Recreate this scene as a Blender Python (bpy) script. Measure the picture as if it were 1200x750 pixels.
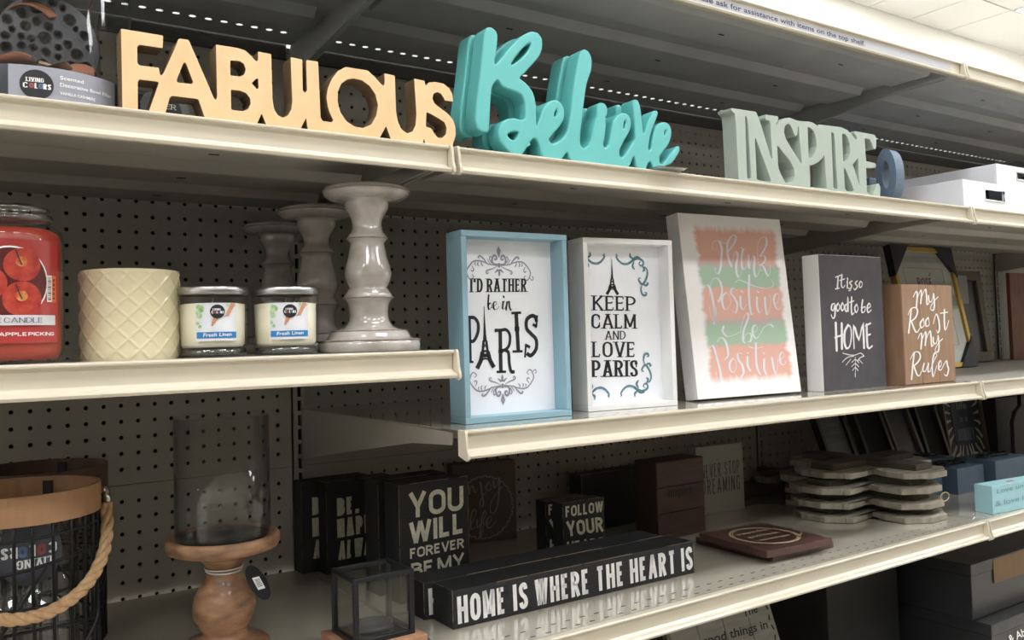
import bpy, bmesh, math, random
from mathutils import Vector, Matrix
random.seed(7)
for o in list(bpy.data.objects): bpy.data.objects.remove(o)
S = bpy.context.scene
COL = S.collection
rad = math.radians
# ------------------------------------------------------------------ camera
EYE = Vector((-.5466, -.9295, 1.35)); FPX = 1013.2528; PV = 355.1172
yw, pt_, rl = rad(-34.0488), rad(2.4583), rad(-1.6518)
FW = Vector((-math.sin(yw)*math.cos(pt_), math.cos(yw)*math.cos(pt_), math.sin(pt_)))
_r = Vector((math.cos(yw), math.sin(yw), 0)); _u = _r.cross(FW)
RT = math.cos(rl)*_r + math.sin(rl)*_u; UP = -math.sin(rl)*_r + math.cos(rl)*_u
cd = bpy.data.cameras.new('camera'); cam = bpy.data.objects.new('camera', cd); COL.objects.link(cam)
cam.matrix_world = Matrix(((RT.x, UP.x, -FW.x, EYE.x), (RT.y, UP.y, -FW.y, EYE.y), (RT.z, UP.z, -FW.z, EYE.z), (0, 0, 0, 1)))
cd.sensor_width = 36; cd.lens = FPX/1200*36; cd.shift_y = -(375-PV)/1200; cd.clip_start = .01
S.camera = cam
# ------------------------------------------------------------------ world, exposure, store lights
w = bpy.data.worlds.new('world'); S.world = w; w.use_nodes = True
w.node_tree.nodes['Background'].inputs[0].default_value = (.9, .95, 1, 1)
w.node_tree.nodes['Background'].inputs[1].default_value = .05
S.view_settings.view_transform = 'Standard'; S.view_settings.look = 'None'
S.view_settings.gamma = 1; S.view_settings.use_curve_mapping = False
S.view_settings.exposure = -0.5
CEIL = 4.15
TUBE_STRENGTH = 34.0
TUBES = [(x, y) for x in (-4.155, -1.715, .725, 3.165, 5.605, 8.045) for y in (-3.585, -1.145, 1.295, 2.515)]
# ------------------------------------------------------------------ pixel -> place in the room
def ray(u, v): return FW + RT*((u-600)/FPX) + UP*((PV-v)/FPX)
def ax(u, v, a, c):
    d = ray(u, v); return EYE + d*((c-EYE[a])/d[a])
def az(u, v, z): return ax(u, v, 2, z)
def ay(u, v, y): return ax(u, v, 1, y)
# ------------------------------------------------------------------ materials
def lin(c):
    c = c/255.0
    return c/12.92 if c <= .04045 else ((c+.055)/1.055)**2.4
def rgb(h): return (lin(h[0]), lin(h[1]), lin(h[2]), 1)
MATS = {}
def mat(name, c, rough=.5, metal=0., var=.06, scale=30., bump=0., bscale=200., coat=0., stretch=(1, 1, 1), spec=.5, c2=None, detail=3):
    if name in MATS: return MATS[name]
    m = bpy.data.materials.new(name); m.use_nodes = True; N = m.node_tree.nodes; L = m.node_tree.links
    b = N['Principled BSDF']; b.inputs['Roughness'].default_value = rough; b.inputs['Metallic'].default_value = metal
    b.inputs['Coat Weight'].default_value = coat; b.inputs['Coat Roughness'].default_value = .08
    b.inputs['Specular IOR Level'].default_value = spec
    tc = N.new('ShaderNodeTexCoord'); mp = N.new('ShaderNodeMapping'); mp.inputs['Scale'].default_value = stretch
    L.new(tc.outputs['Object'], mp.inputs['Vector'])
    nz = N.new('ShaderNodeTexNoise'); nz.inputs['Scale'].default_value = scale; nz.inputs['Detail'].default_value = detail
    L.new(mp.outputs[0], nz.inputs['Vector'])
    cr = N.new('ShaderNodeValToRGB'); L.new(nz.outputs['Fac'], cr.inputs[0])
    a = rgb(c); bcol = rgb(c2) if c2 else tuple(min(1, x*(1+var)) for x in a[:3])+(1,)
    if not c2: a = tuple(x*(1-var) for x in a[:3])+(1,)
    cr.color_ramp.elements[0].position = .3; cr.color_ramp.elements[1].position = .7
    cr.color_ramp.elements[0].color = a; cr.color_ramp.elements[1].color = bcol
    L.new(cr.outputs[0], b.inputs['Base Color'])
    if bump:
        n2 = N.new('ShaderNodeTexNoise'); n2.inputs['Scale'].default_value = bscale; L.new(mp.outputs[0], n2.inputs['Vector'])
        bp = N.new('ShaderNodeBump'); bp.inputs['Strength'].default_value = bump; bp.inputs['Distance'].default_value = .002
        L.new(n2.outputs['Fac'], bp.inputs['Height']); L.new(bp.outputs[0], b.inputs['Normal'])
    MATS[name] = m; return m
def emis(name, c, s):
    m = bpy.data.materials.new(name); m.use_nodes = True; N = m.node_tree.nodes
    N.remove(N['Principled BSDF']); e = N.new('ShaderNodeEmission'); e.inputs[0].default_value = c; e.inputs[1].default_value = s
    m.node_tree.links.new(e.outputs[0], N['Material Output'].inputs[0]); return m
def clear(name, tint=(1, 1, 1), gloss=.06, rough=.02, ior=1.45, k=1.0):
    m = bpy.data.materials.new(name); m.use_nodes = True; N = m.node_tree.nodes; L = m.node_tree.links
    N.remove(N['Principled BSDF'])
    t = N.new('ShaderNodeBsdfTransparent'); t.inputs[0].default_value = (*tint, 1)
    g = N.new('ShaderNodeBsdfGlossy'); g.inputs['Roughness'].default_value = rough
    fc = N.new('ShaderNodeLayerWeight'); fc.inputs['Blend'].default_value = .5
    lw = N.new('ShaderNodeMath'); lw.operation = 'POWER'; lw.inputs[1].default_value = 4.; L.new(fc.outputs['Facing'], lw.inputs[0])
    ma = N.new('ShaderNodeMath'); ma.operation = 'MULTIPLY_ADD'; ma.inputs[1].default_value = k; ma.inputs[2].default_value = gloss; ma.use_clamp = True
    L.new(lw.outputs[0], ma.inputs[0]); mx = N.new('ShaderNodeMixShader')
    L.new(ma.outputs[0], mx.inputs[0]); L.new(t.outputs[0], mx.inputs[1]); L.new(g.outputs[0], mx.inputs[2])
    L.new(mx.outputs[0], N['Material Output'].inputs[0]); return m
STEEL_DECK = mat('almond_deck', (178, 172, 158), .07, var=.03, scale=8, coat=.8)
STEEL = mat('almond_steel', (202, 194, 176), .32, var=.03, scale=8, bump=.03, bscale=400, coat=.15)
STEEL_SHADED = mat('almond_steel_shaded', (160, 156, 147), .45, var=.04, scale=8, bump=.03)  # same almond steel, darkened so its colour carries the shade inside the bays
DARKSTEEL = mat('grey_steel', (168, 170, 170), .55, var=.08, scale=10)
VOID = mat('dark_gap', (14, 14, 14), .9)
BLACK = mat('black_distressed_wood', (24, 26, 30), .6, c2=(38, 40, 44), scale=60, stretch=(1, 1, 12), bump=.2)
EDGE = mat('worn_edge_wood', (130, 110, 90), .7)
CREAMPAINT = mat('distressed_white_paint', (205, 205, 188), .6, c2=(232, 230, 214), scale=180)
WHITE = mat('white_paint', (226, 226, 226), .45, var=.02)
INK = mat('black_ink', (22, 24, 30), .6)
GREYINK = mat('grey_ink', (146, 142, 156), .6)
TEALINK = mat('teal_ink', (112, 148, 160), .6, c2=(70, 110, 125), scale=300)
WHITEINK = mat('white_ink', (238, 238, 238), .5)
PAPER = mat('white_paper', (236, 238, 244), .55, var=.02)
GLASS = clear('clear_glass', (.93, .95, .94), .02)
FILM = clear('clear_film', (.9, .91, .92), .03, .04, 1.5)
CHROME = mat('chrome', (215, 215, 215), .18, 1.)
# ------------------------------------------------------------------ objects and meshes
def tag(o, label=None, cat=None, group=None, kind=None):
    if label: o['label'] = label
    if cat: o['category'] = cat
    if group: o['group'] = group
    if kind: o['kind'] = kind
    return o
def thing(name, loc, label, cat, group=None):
    o = bpy.data.objects.new(name, None); COL.objects.link(o); o.location = loc; o.empty_display_size = .02
    return tag(o, label, cat, group)
def wloc(o):
    v = Vector((0, 0, 0))
    while o: v += o.location; o = o.parent
    return v
def link(name, me, material, parent=None, loc=None):
    o = bpy.data.objects.new(name, me); COL.objects.link(o)
    if material and not me.materials: me.materials.append(material)
    if parent: o.parent = parent
    if loc is not None: o.location = loc
    return o
class MB:
    def __init__(s): s.v = []; s.f = []; s.sm = []
    def add(s, vs, fs, smooth=False):
        n = len(s.v); s.v += [tuple(p) for p in vs]; s.f += [tuple(i+n for i in f) for f in fs]; s.sm += [smooth]*len(fs); return s
    def box(s, x0, x1, y0, y1, z0, z1):
        vs = [(x, y, z) for z in (z0, z1) for y in (y0, y1) for x in (x0, x1)]
        return s.add(vs, [(0, 2, 3, 1), (4, 5, 7, 6), (0, 1, 5, 4), (2, 6, 7, 3), (0, 4, 6, 2), (1, 3, 7, 5)])
    def obox(s, o, a, b, c):
        vs = [o+a*i+b*j+c*k for k in (0, 1) for j in (0, 1) for i in (0, 1)]
        return s.add(vs, [(0, 2, 3, 1), (4, 5, 7, 6), (0, 1, 5, 4), (2, 6, 7, 3), (0, 4, 6, 2), (1, 3, 7, 5)])
    def prism(s, poly, fn, t0, t1):          # poly of (a, b), fn(a, b, t) -> point
        n = len(poly); vs = [fn(a, b, t0) for a, b in poly]+[fn(a, b, t1) for a, b in poly]
        fs = [tuple(range(n))[::-1], tuple(range(n, 2*n))]+[(i, (i+1) % n, n+(i+1) % n, n+i) for i in range(n)]
        return s.add(vs, fs)
    def lathe(s, prof, c, seg=40, a0=0., a1=2*math.pi, smooth=True):
        full = abs(a1-a0-2*math.pi) < 1e-6; n = seg if full else seg+1; c = Vector(c); vs = []
        for r, z in prof:
            for i in range(n):
                a = a0+(a1-a0)*i/seg; vs.append((c.x+r*math.cos(a), c.y+r*math.sin(a), c.z+z))
        fs = []
        for j in range(len(prof)-1):
            for i in range(seg):
                k = (i+1) % n; fs.append((j*n+i, j*n+k, (j+1)*n+k, (j+1)*n+i))
        return s.add(vs, fs, smooth)
    def tube(s, pts, r, seg=8, closed=False):
        pts = [Vector(p) for p in pts]; n = len(pts); vs = []; up = None
        for i, p in enumerate(pts):
            if closed: d = pts[(i+1) % n]-pts[i-1]
            else: d = pts[min(i+1, n-1)]-pts[max(i-1, 0)]
            d = d.normalized() if d.length > 1e-9 else Vector((0, 0, 1))
            if up is None: up = Vector((0, 0, 1)) if abs(d.z) < .9 else Vector((1, 0, 0))
            s1 = d.cross(up).normalized(); up = s1.cross(d).normalized(); rr = r[i] if isinstance(r, (list, tuple)) else r
            for k in range(seg):
                a = 2*math.pi*k/seg; vs.append(p+s1*(math.cos(a)*rr)+up*(math.sin(a)*rr))
        m = n if closed else n-1
        fs = [(i*seg+k, i*seg+(k+1) % seg, ((i+1) % n)*seg+(k+1) % seg, ((i+1) % n)*seg+k) for i in range(m) for k in range(seg)]
        if not closed: fs += [tuple(range(seg))[::-1], tuple(range((n-1)*seg, n*seg))]
        return s.add(vs, fs, True)
    def mesh(s, name, off=Vector((0, 0, 0)), bevel=0, seg=2):
        me = bpy.data.meshes.new(name); me.from_pydata([(Vector(p)-off)[:] for p in s.v], [], s.f)
        for p, q in zip(me.polygons, s.sm): p.use_smooth = q
        bm = bmesh.new(); bm.from_mesh(me)
        if bevel:
            bmesh.ops.remove_doubles(bm, verts=bm.verts, dist=1e-6)
            ed = [e for e in bm.edges if e.is_manifold and e.calc_face_angle(0) > .6]
            bmesh.ops.bevel(bm, geom=ed, offset=bevel, segments=seg, affect='EDGES', profile=.6, clamp_overlap=True)
        bmesh.ops.recalc_face_normals(bm, faces=bm.faces)
        bm.to_mesh(me); bm.free(); return me
    def build(s, name, material, parent=None, bevel=0, seg=2, kind=None):
        off = wloc(parent) if parent else Vector((0, 0, 0))
        o = link(name, s.mesh(name, off, bevel, seg), material, parent)
        if kind: o['kind'] = kind
        return o
def copy_tree(o, loc=None, label=None, parent=None, rz=None):
    c = o.copy(); COL.objects.link(c)
    if parent: c.parent = parent
    if loc is not None: c.location = loc
    if rz is not None: c.rotation_euler.z = rz
    if label: c['label'] = label
    for ch in list(o.children): copy_tree(ch, parent=c)
    return c
def catmull(p, n=6, closed=False):
    p = [Vector((*q, 0)) if len(q) == 2 else Vector(q) for q in p]; out = []; m = len(p)
    if m < 3 and not closed: return [q.xy for q in p]
    for i in range(m if closed else m-1):
        if closed: a, b, c, d = p[i-1], p[i], p[(i+1) % m], p[(i+2) % m]
        else: a, b, c, d = p[max(i-1, 0)], p[i], p[i+1], p[min(i+2, m-1)]
        for k in range(n):
            t = k/n; out.append(.5*((2*b)+(c-a)*t+(2*a-5*b+4*c-d)*t*t+(3*b-a-3*c+d)*t**3))
    if not closed: out.append(p[-1])
    return [q.xy for q in out]
def cat3(p, n=6):
    p = [Vector(q) for q in p]; out = []; m = len(p)
    for i in range(m-1):
        a, b, c, d = p[max(i-1, 0)], p[i], p[i+1], p[min(i+2, m-1)]
        for k in range(n):
            t = k/n; out.append(.5*((2*b)+(c-a)*t+(2*a-5*b+4*c-d)*t*t+(3*b-a-3*c+d)*t**3))
    return out+[p[-1]]
# ---------------- faces (planes that carry print)
class Face:
    def __init__(s, o, ex, ez):
        s.o = Vector(o); s.ex = Vector(ex).normalized(); s.ez = Vector(ez).normalized(); s.n = s.ex.cross(s.ez).normalized()
    def p(s, a, b, off=0.): return s.o+s.ex*a+s.ez*b+s.n*off
    def px(s, u, v):
        d = ray(u, v); t = (s.o-EYE).dot(s.n)/d.dot(s.n); q = EYE+d*t-s.o; return Vector((q.dot(s.ex), q.dot(s.ez)))
def ribbon(mb, pts, width, fn, cap=True):
    n = len(pts)
    if n < 2: return
    L = []; Rr = []
    for i in range(n):
        d = pts[min(i+1, n-1)]-pts[max(i-1, 0)]
        if d.length < 1e-9: d = Vector((1, 0))
        d = d.normalized(); nn = Vector((-d.y, d.x)); h = (width(i, d) if callable(width) else width)/2
        if 0 < i < n-1:
            d1 = (pts[i]-pts[i-1]); d2 = (pts[i+1]-pts[i])
            if d1.length > 1e-9 and d2.length > 1e-9:
                c = max(.5, nn.dot(Vector((-d1.y, d1.x)).normalized())); hh = h/c
            else: hh = h
        else: hh = h
        L.append(pts[i]+nn*hh); Rr.append(pts[i]-nn*hh)
    vs = [fn(p.x, p.y) for p in L]+[fn(p.x, p.y) for p in Rr]
    mb.add(vs, [(i, i+1, n+i+1, n+i) for i in range(n-1)])
    if cap:
        for i, sgn in ((0, -1), (n-1, 1)):
            d = (pts[min(i+1, n-1)]-pts[max(i-1, 0)]).normalized(); nn = Vector((-d.y, d.x)); h = (L[i]-Rr[i]).length/2
            arc = [pts[i]+nn*h*math.cos(t)+d*sgn*h*math.sin(t) for t in [math.pi*k/6 for k in range(7)]]
            mb.add([fn(p.x, p.y) for p in arc], [tuple(range(7))])
# ---------------- block letters drawn from strokes
def glyphs(t):
    l, h = t/2, 1-t/2; m = .5
    def arc(cx, cy, rx, ry, a, b, n=8): return [(cx+rx*math.cos(rad(a+(b-a)*i/n)), cy+ry*math.sin(rad(a+(b-a)*i/n))) for i in range(n+1)]
    def bowl(x0, x1, y0, y1):
        rx = min(.3, (x1-x0)*.62); ry = (y1-y0)/2
        return [(x0, y1)]+arc(x1-rx, (y0+y1)/2, rx, ry, 90, -90)+[(x0, y0)]
    G = {
     'A': (.56, [[(0, 0), (.28, 1)], [(.56, 0), (.28, 1)], [(.1, .3), (.46, .3)]]),
     'B': (.46, [[(0, 0), (0, 1)], bowl(0, .42, .53, h), bowl(0, .46, l, .53)]),
     'C': (.46, [arc(.24, .72, .22, h-.72, 10, 180, 7)+arc(.24, .28, .22, .28-l, 180, 350, 7)]),
     'D': (.48, [[(0, 0), (0, 1)], bowl(0, .48, l, h)]),
     'E': (.38, [[(0, 0), (0, 1)], [(0, h), (.38, h)], [(0, .52), (.32, .52)], [(0, l), (.38, l)]]),
     'F': (.36, [[(0, 0), (0, 1)], [(0, h), (.36, h)], [(0, .52), (.3, .52)]]),
     'G': (.48, [arc(.24, .72, .22, h-.72, 10, 180, 7)+arc(.24, .28, .22, .28-l, 180, 360, 7)+[(.46, .48), (.28, .48)]]),
     'H': (.48, [[(0, 0), (0, 1)], [(.48, 0), (.48, 1)], [(0, .52), (.48, .52)]]),
     'I': (0, [[(0, 0), (0, 1)]]),
     'J': (.34, [[(.34, 1), (.34, .3)]+arc(.17, .26, .17, .26-l, 0, -170, 7)]),
     'K': (.5, [[(0, 0), (0, 1)], [(.48, 1), (0, .4)], [(.14, .55), (.5, 0)]]),
     'L': (.36, [[(0, 0), (0, 1)], [(0, l), (.36, l)]]),
     'M': (.62, [[(0, 0), (0, 1)], [(0, 1), (.31, .12)], [(.31, .12), (.62, 1)], [(.62, 1), (.62, 0)]]),
     'N': (.48, [[(0, 0), (0, 1)], [(0, 1), (.48, 0)], [(.48, 0), (.48, 1)]]),
     'O': (.5, [arc(.25, .68, .25, h-.68, 0, 180, 8)+arc(.25, .32, .25, .32-l, 180, 360, 8)+[(.5, .68)]]),
     'P': (.46, [[(0, 0), (0, 1)], bowl(0, .46, .44, h)]),
     'R': (.48, [[(0, 0), (0, 1)], bowl(0, .45, .5, h), [(.22, .5), (.48, 0)]]),
     'S': (.42, [catmull([(.41, .74), (.36, h-.03), (.2, h), (.04, h-.07), (.01, .72), (.1, .57), (.32, .43), (.41, .28), (.38, l+.07), (.21, l), (.05, l+.04), (0, .26)], 4)]),
     'T': (.5, [[(.25, 0), (.25, 1)], [(0, h), (.5, h)]]),
     'U': (.48, [[(0, 1), (0, .3)]+arc(.24, .3, .24, .3-l, 180, 360, 9)+[(.48, 1)]]),
     'V': (.54, [[(0, 1), (.27, 0)], [(.54, 1), (.27, 0)]]),
     'W': (.8, [[(0, 1), (.2, 0)], [(.2, 0), (.4, 1)], [(.4, 1), (.6, 0)], [(.6, 0), (.8, 1)]]),
     'Y': (.54, [[(.27, 0), (.27, .45)], [(0, 1), (.27, .42)], [(.54, 1), (.27, .42)]]),
     '.': (0, [[(0, 0), (0, t*1.05)]]), "'": (0, [[(0, 1), (0, .72)]]), '-': (.3, [[(0, .5), (.3, .5)]]), '&': (.5, [catmull([(.5, 0), (.1, .7), (.25, h), (.38, .75), (.05, .3), (.2, l), (.5, .4)], 5)]),
    }
    return {k: (wd, [[Vector(p) for p in s] for s in st]) for k, (wd, st) in G.items()}
def block_text(mb, fn, text, bl, br, tl, t=.2, lo=1., serif=False, gap=.11, space=.42, cap=False):
    """fn(a,b)->point. bl, br, tl in face coords: baseline left / right, cap height left."""
    ex = br-bl; ez = tl-bl; W = ex.length; Hh = ez.length; G = glyphs(t if lo == 1 else t*lo)
    tot = 0; fixed = 0
    for i, ch in enumerate(text):
        if ch == ' ': fixed += space; continue
        tot += G[ch][0]; fixed += t+(gap if i < len(text)-1 and text[i+1] != ' ' else 0)
    k = (W/Hh-fixed)/max(tot, .01); x = 0
    if k < .35:
        sc = (W/Hh)/(tot*.6+fixed); k = .6*sc; f = sc
    else: f = 1
    exn = ex.normalized()
    def P(q, x0): return bl+exn*((x0+q.x*k)*Hh)+ez*q.y
    for i, ch in enumerate(text):
        if ch == ' ': x += space*f; continue
        wd, st = G[ch]; x0 = x+t*f/2
        for s in st:
            pts = [P(q, x0) for q in s]
            def wf(j, d): return Hh*t*f*(lo+(1-lo)*abs(d.dot(ez.normalized()))**1.5)
            ribbon(mb, pts, wf, fn, cap)
            if serif:
                for q, q2 in ((s[0], s[1]), (s[-1], s[-2])):
                    if q.y in (0, 1) and abs(q.y-q2.y) > .3 and (ch not in 'MN' or True):
                        yy = q.y+(t*.13 if q.y == 0 else -t*.13)
                        sl = t*1.25 if ch not in 'NM' or q.y == 0 else t*.7
                        c = P(Vector((q.x, yy)), x0); ribbon(mb, [c-exn*Hh*sl, c+exn*Hh*sl], Hh*t*.28, fn, False)
                if ch in 'ETLFCSG' :
                    for s2 in st[:]:
                        for q in (s2[0], s2[-1]):
                            if q.x > wd*.8 and 0 < q.y < 1:
                                up = -1 if q.y > .6 else (1 if q.y < .4 else 0)
                                c = P(q, x0)
                                ribbon(mb, [c, c+ez*(up*.17 if up else .1)], Hh*t*.45, fn, False)
        x += t*f+wd*k+(gap*f if i < len(text)-1 and text[i+1] != ' ' else 0)
_fc = {}
def font_geo(text):
    if text in _fc: return _fc[text]
    cu = bpy.data.curves.new('f', 'FONT'); cu.body = text; cu.size = 1; cu.resolution_u = 3; cu.offset = .012
    ob = bpy.data.objects.new('f', cu); COL.objects.link(ob); dg = bpy.context.evaluated_depsgraph_get(); dg.update()
    me = ob.evaluated_get(dg).to_mesh(); vs = [v.co.xy.copy() for v in me.vertices]; fs = [tuple(p.vertices) for p in me.polygons]
    ob.evaluated_get(dg).to_mesh_clear(); bpy.data.objects.remove(ob); bpy.data.curves.remove(cu)
    _fc[text] = (vs, fs); return vs, fs
def font_text(mb, fn, text, bl, br, tl, slant=0.):
    vs, fs = font_geo(text); x0 = min(v.x for v in vs); x1 = max(v.x for v in vs); ch = .73
    ex = br-bl; ez = tl-bl; out = []
    for v in vs:
        q = bl+ex*((v.x-x0)/(x1-x0))+ez*(v.y/ch)+ex.normalized()*(slant*v.y*ez.length); out.append(fn(q.x, q.y))
    mb.add(out, fs)
def brush(mb, face_px, strokes, thin, thick, fn, n=5):
    """strokes: pixel polylines; thick on the down-stroke, thin on the up-stroke."""
    for s in strokes:
        pts = [face_px(*q) for q in (s if len(s) < 3 else catmull(s, n))]
        def wf(i, d): return thin+(thick-thin)*max(0, -d.y)**1.3
        ribbon(mb, pts, wf, fn)
def zt(x0, y0, s): return lambda P: [(x0+x/s, y0+y/s) for x, y in P]

# ================================================================== SHELVING
p = .0254; BAY = 1.2192; D = .5679; H0 = 1.35
zA, zB, zC, zD, zE = H0+.2454, H0-.0098, H0-.1108, H0-.3913, H0+.5433; zF = .62
def perf_mesh(name, nx, ny, px_, py_, hx, hy, oct_, border, t):
    """plate in XY with a grid of real holes; origin at centre of first hole; thickness t down -Z"""
    mb = MB(); x0, x1, y0, y1 = border
    for i in range(nx):
        for j in range(ny):
            cx, cy = i*px_, j*py_; a, b = px_/2, py_/2
            if oct_: ring = [(cx+hx*math.cos(math.pi*k/4), cy+hy*math.sin(math.pi*k/4)) for k in range(8)]
            else: ring = [(cx+hx*sx, cy+hy*sy) for sx, sy in ((1, 0), (1, 1), (0, 1), (-1, 1), (-1, 0), (-1, -1), (0, -1), (1, -1))]
            out = [(cx+a*sx, cy+b*sy) for sx, sy in ((1, 0), (1, 1), (0, 1), (-1, 1), (-1, 0), (-1, -1), (0, -1), (1, -1))]
            vs = [(x, y, 0) for x, y in ring]+[(x, y, 0) for x, y in out]+[(x, y, -t) for x, y in ring]
            fs = [(k, (k+1) % 8, 8+(k+1) % 8, 8+k) for k in range(8)]+[(k, (k+1) % 8, 16+(k+1) % 8, 16+k) for k in range(8)]
            mb.add(vs, fs)
    gx0, gx1, gy0, gy1 = -px_/2, (nx-.5)*px_, -py_/2, (ny-.5)*py_
    for a, b, c, d in ((x0, x1, y0, gy0), (x0, x1, gy1, y1), (x0, gx0, gy0, gy1), (gx1, x1, gy0, gy1)):
        if b-a > 1e-5 and d-c > 1e-5: mb.add([(a, c, 0), (b, c, 0), (b, d, 0), (a, d, 0)], [(0, 1, 2, 3)])
    for a, b in (((x0, y0), (x1, y0)), ((x1, y0), (x1, y1)), ((x1, y1), (x0, y1)), ((x0, y1), (x0, y0))):
        mb.add([(*a, 0), (*b, 0), (*b, -t), (*a, -t)], [(0, 1, 2, 3)])
    return mb
VERT = Matrix(((1, 0, 0), (0, 0, -1), (0, 1, 0)))      # plate XY -> XZ, front faces -Y
def perf_mapped(mb, fn): mb.v = [tuple(fn(*q)) for q in mb.v]; return mb
zrow = 1.5428
frame = thing('gondola_frame', (0, D, 0), 'almond steel gondola back frame with slotted posts and pegboard panels', 'frame')
def peg_panel_mesh(k0, k1, zlo, zhi):     # rows k0..k1 of the hole grid
    z0 = zrow+k0*p; x0 = 1.5*p
    mb = perf_mesh('pegboard_panel', 46, k1-k0+1, p, p, .0034, .0034, True, (-x0+.014, BAY-.014-x0, zlo-z0, zhi-z0), .004)
    return perf_mapped(mb, lambda x, y, z: (x+x0, -z, y+z0)).mesh('pegboard_panel')
pegs = [peg_panel_mesh(0-11+0-0, 12, 1.2500, 1.8655), peg_panel_mesh(-15, -12, 1.1380, 1.2490), peg_panel_mesh(-35, -17, .62, 1.1370)]
for bay in range(-1, 2):
    for me in pegs: link('pegboard_panel', me, STEEL_SHADED, frame, Vector((bay*BAY, 0, 0)))
MB().box(2*BAY+.014, 3*BAY, D-.0, D+.006, .62, 1.9).build('back_panel', STEEL_SHADED, frame)
MB().box(-BAY, 3*BAY, D+.03, D+.034, .1, 1.9).build('rear_sheet', VOID, frame)
for bay in range(-1, 4):
    x = bay*BAY
    mb = perf_mesh('upright', 1, 48, .016, p, .0032, .0092, False, (-.0135, .0135, -.02, 47.5*p+.01), .003)
    perf_mapped(mb, lambda a, b, c: (a+x, D-.004-c, b+.66)); mb.box(x-.0135, x-.0115, D-.004, D+.028, .1, 1.9).box(x+.0115, x+.0135, D-.004, D+.028, .1, 1.9)
    mb.build('upright', STEEL_SHADED, frame)
for bay in range(-1, 3):
    x = bay*BAY
    mb = MB().box(x+.014, x+BAY-.014, D-.006, D+.004, 1.8665, 1.9)
    mb.build('top_rail', mat('rail_grey', (92, 92, 90), .8), frame)
CHAN = [(.012, 0), (.0, 0), (-.0015, -.0015), (-.001, -.004), (.0035, -.0048), (.0045, -.008), (.0045, -.024), (.001, -.027), (-.006, -.0288), (-.0085, -.031), (-.007, -.0345), (-.003, -.0348), (.006, -.0325), (.012, -.031)]
BR = [(D-.006, -.002), (.1, -.002), (.03, -.004), (.03, -.02), (.14, -.026), (D-.006, -.088)]
BR2 = [(D-.006, -.002), (.1, -.002), (.03, -.004), (.03, -.02), (.14, -.024), (D-.006, -.062)]
def shelf(bay, z, label, kind='plain', caps=(True, True)):
    x0 = bay*BAY; x1 = x0+BAY; t = thing('metal_shelf', (x0, 0, z), label, 'shelf')
    a, b = x0+.003, x1-.003
    # deck: slotted front strip, plain middle, perforated rear strip on the top shelf
    mb = MB(); yf = .012
    if kind == 'slots':
        q = perf_mesh('deck', 47, 2, p, .023, .0045, .0016, False, (a-x0-p/2, b-x0-p/2, yf-.022, .06-.022), .0002)
        perf_mapped(q, lambda X, Y, Z: (X+x0+p/2+(p*.0), Y+.022, Z+z)); mb.v = q.v; mb.f = q.f; mb.sm = q.sm
        mb.box(a, b, .06, D-.008, z-.0015, z)
        mb.build('deck', STEEL_DECK, t)
        MB().box(a, b, .0125, .0595, z-.0012, z-.0010).build('slot_backing', VOID, t)
    elif kind == 'rear':
        mb.box(a, b, yf, .478, z-.0015, z)
        q = perf_mesh('deck', 46, 1, p, .027, .0062, .0045, True, (a-x0-1.5*p, b-x0-1.5*p, .478-.503, D-.008-.503), .0015)
        perf_mapped(q, lambda X, Y, Z: (X+x0+1.5*p, Y+.503, Z+z)); mb.add(q.v, q.f); mb.build('deck', DARKSTEEL, t)
    else: mb.box(a, b, yf, D-.008, z-.0015, z).build('deck', STEEL_SHADED, t)
    c = MB().prism(CHAN, lambda y, zz, X: (X, y, z+zz), a+.004, b-.004); c.build('price_channel', STEEL, t, bevel=.0005, seg=1)
    CAPP = [(.014, .0004), (-.003, .0004), (-.0048, -.003), (-.0062, -.012), (-.0072, -.022), (-.0105, -.029), (-.0105, -.0345), (-.006, -.0375), (.0, -.036), (.014, -.032)]
    for X, on in ((a, caps[0]), (b-.0035, caps[1])):
        if on: MB().prism(CAPP, lambda y, zz, XX: (XX, y, z+zz), X, X+.0035).build('end_cap', STEEL, t, bevel=.0008, seg=2)
    r = MB()
    for y0, y1 in ((.045, .155), (.205, .315), (.365, .445)):
        pr = [(y0, -.0016), (y0+.012, -.017), (y1-.012, -.017), (y1, -.0016)]
        MB().prism(pr, lambda y, zz, X: (X, y, z+zz), a+.028, b-.028).build('stiffener', STEEL_SHADED if kind != 'rear' else DARKSTEEL, t, bevel=.002)
    for y0 in (.10, .26, .41):
        for fx in (.22, .5, .78):
            MB().box(x0+BAY*fx-.006, x0+BAY*fx+.006, y0-.0017, y0+.0017, z-.0176, z-.0169).build('screw_slot', VOID, t)
    for X in (a, b-.003):
        MB().prism(BR if z in (zC, zD) else BR2, lambda y, zz, XX: (XX, y, z+zz), X, X+.0028).build('bracket', STEEL_SHADED if kind != 'rear' else DARKSTEEL, t, bevel=.0006, seg=1)
    MB().box(a+.004, b-.004, .008, .012, z-.031, z-.0015).build('front_flange', STEEL_SHADED, t)
    return t
side = {-1: 'left bay', 0: 'middle bay', 1: 'right bay', 2: 'far right bay'}
shE = {}
for bay in (-1, 0, 1, 2):
    shE[bay] = shelf(bay, zE, 'grey-bottomed top steel shelf overhead, %s' % {-1: 'above the gold word sign', 0: 'above the teal word, with printed notice strip', 1: 'above the white trays, right of the notice joint', 2: 'far right end out beyond the trays'}[bay], 'rear')
    shelf(bay, zA, 'almond steel shelf carrying %s' % {-1: 'the gold word and the bowl filler pack', 0: 'the teal and sage green word signs', 1: 'the white plastic trays', 2: 'nothing seen, far right behind the trays'}[bay])
    shelf(bay, zD, 'almond steel shelf with slotted front under %s' % {-1: 'the wire baskets and hurricane holder', 0: 'the black box signs and stacked plaques', 1: 'the light blue sign, lower right', 2: 'the dark frames, far right'}[bay], 'slots')
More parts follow.
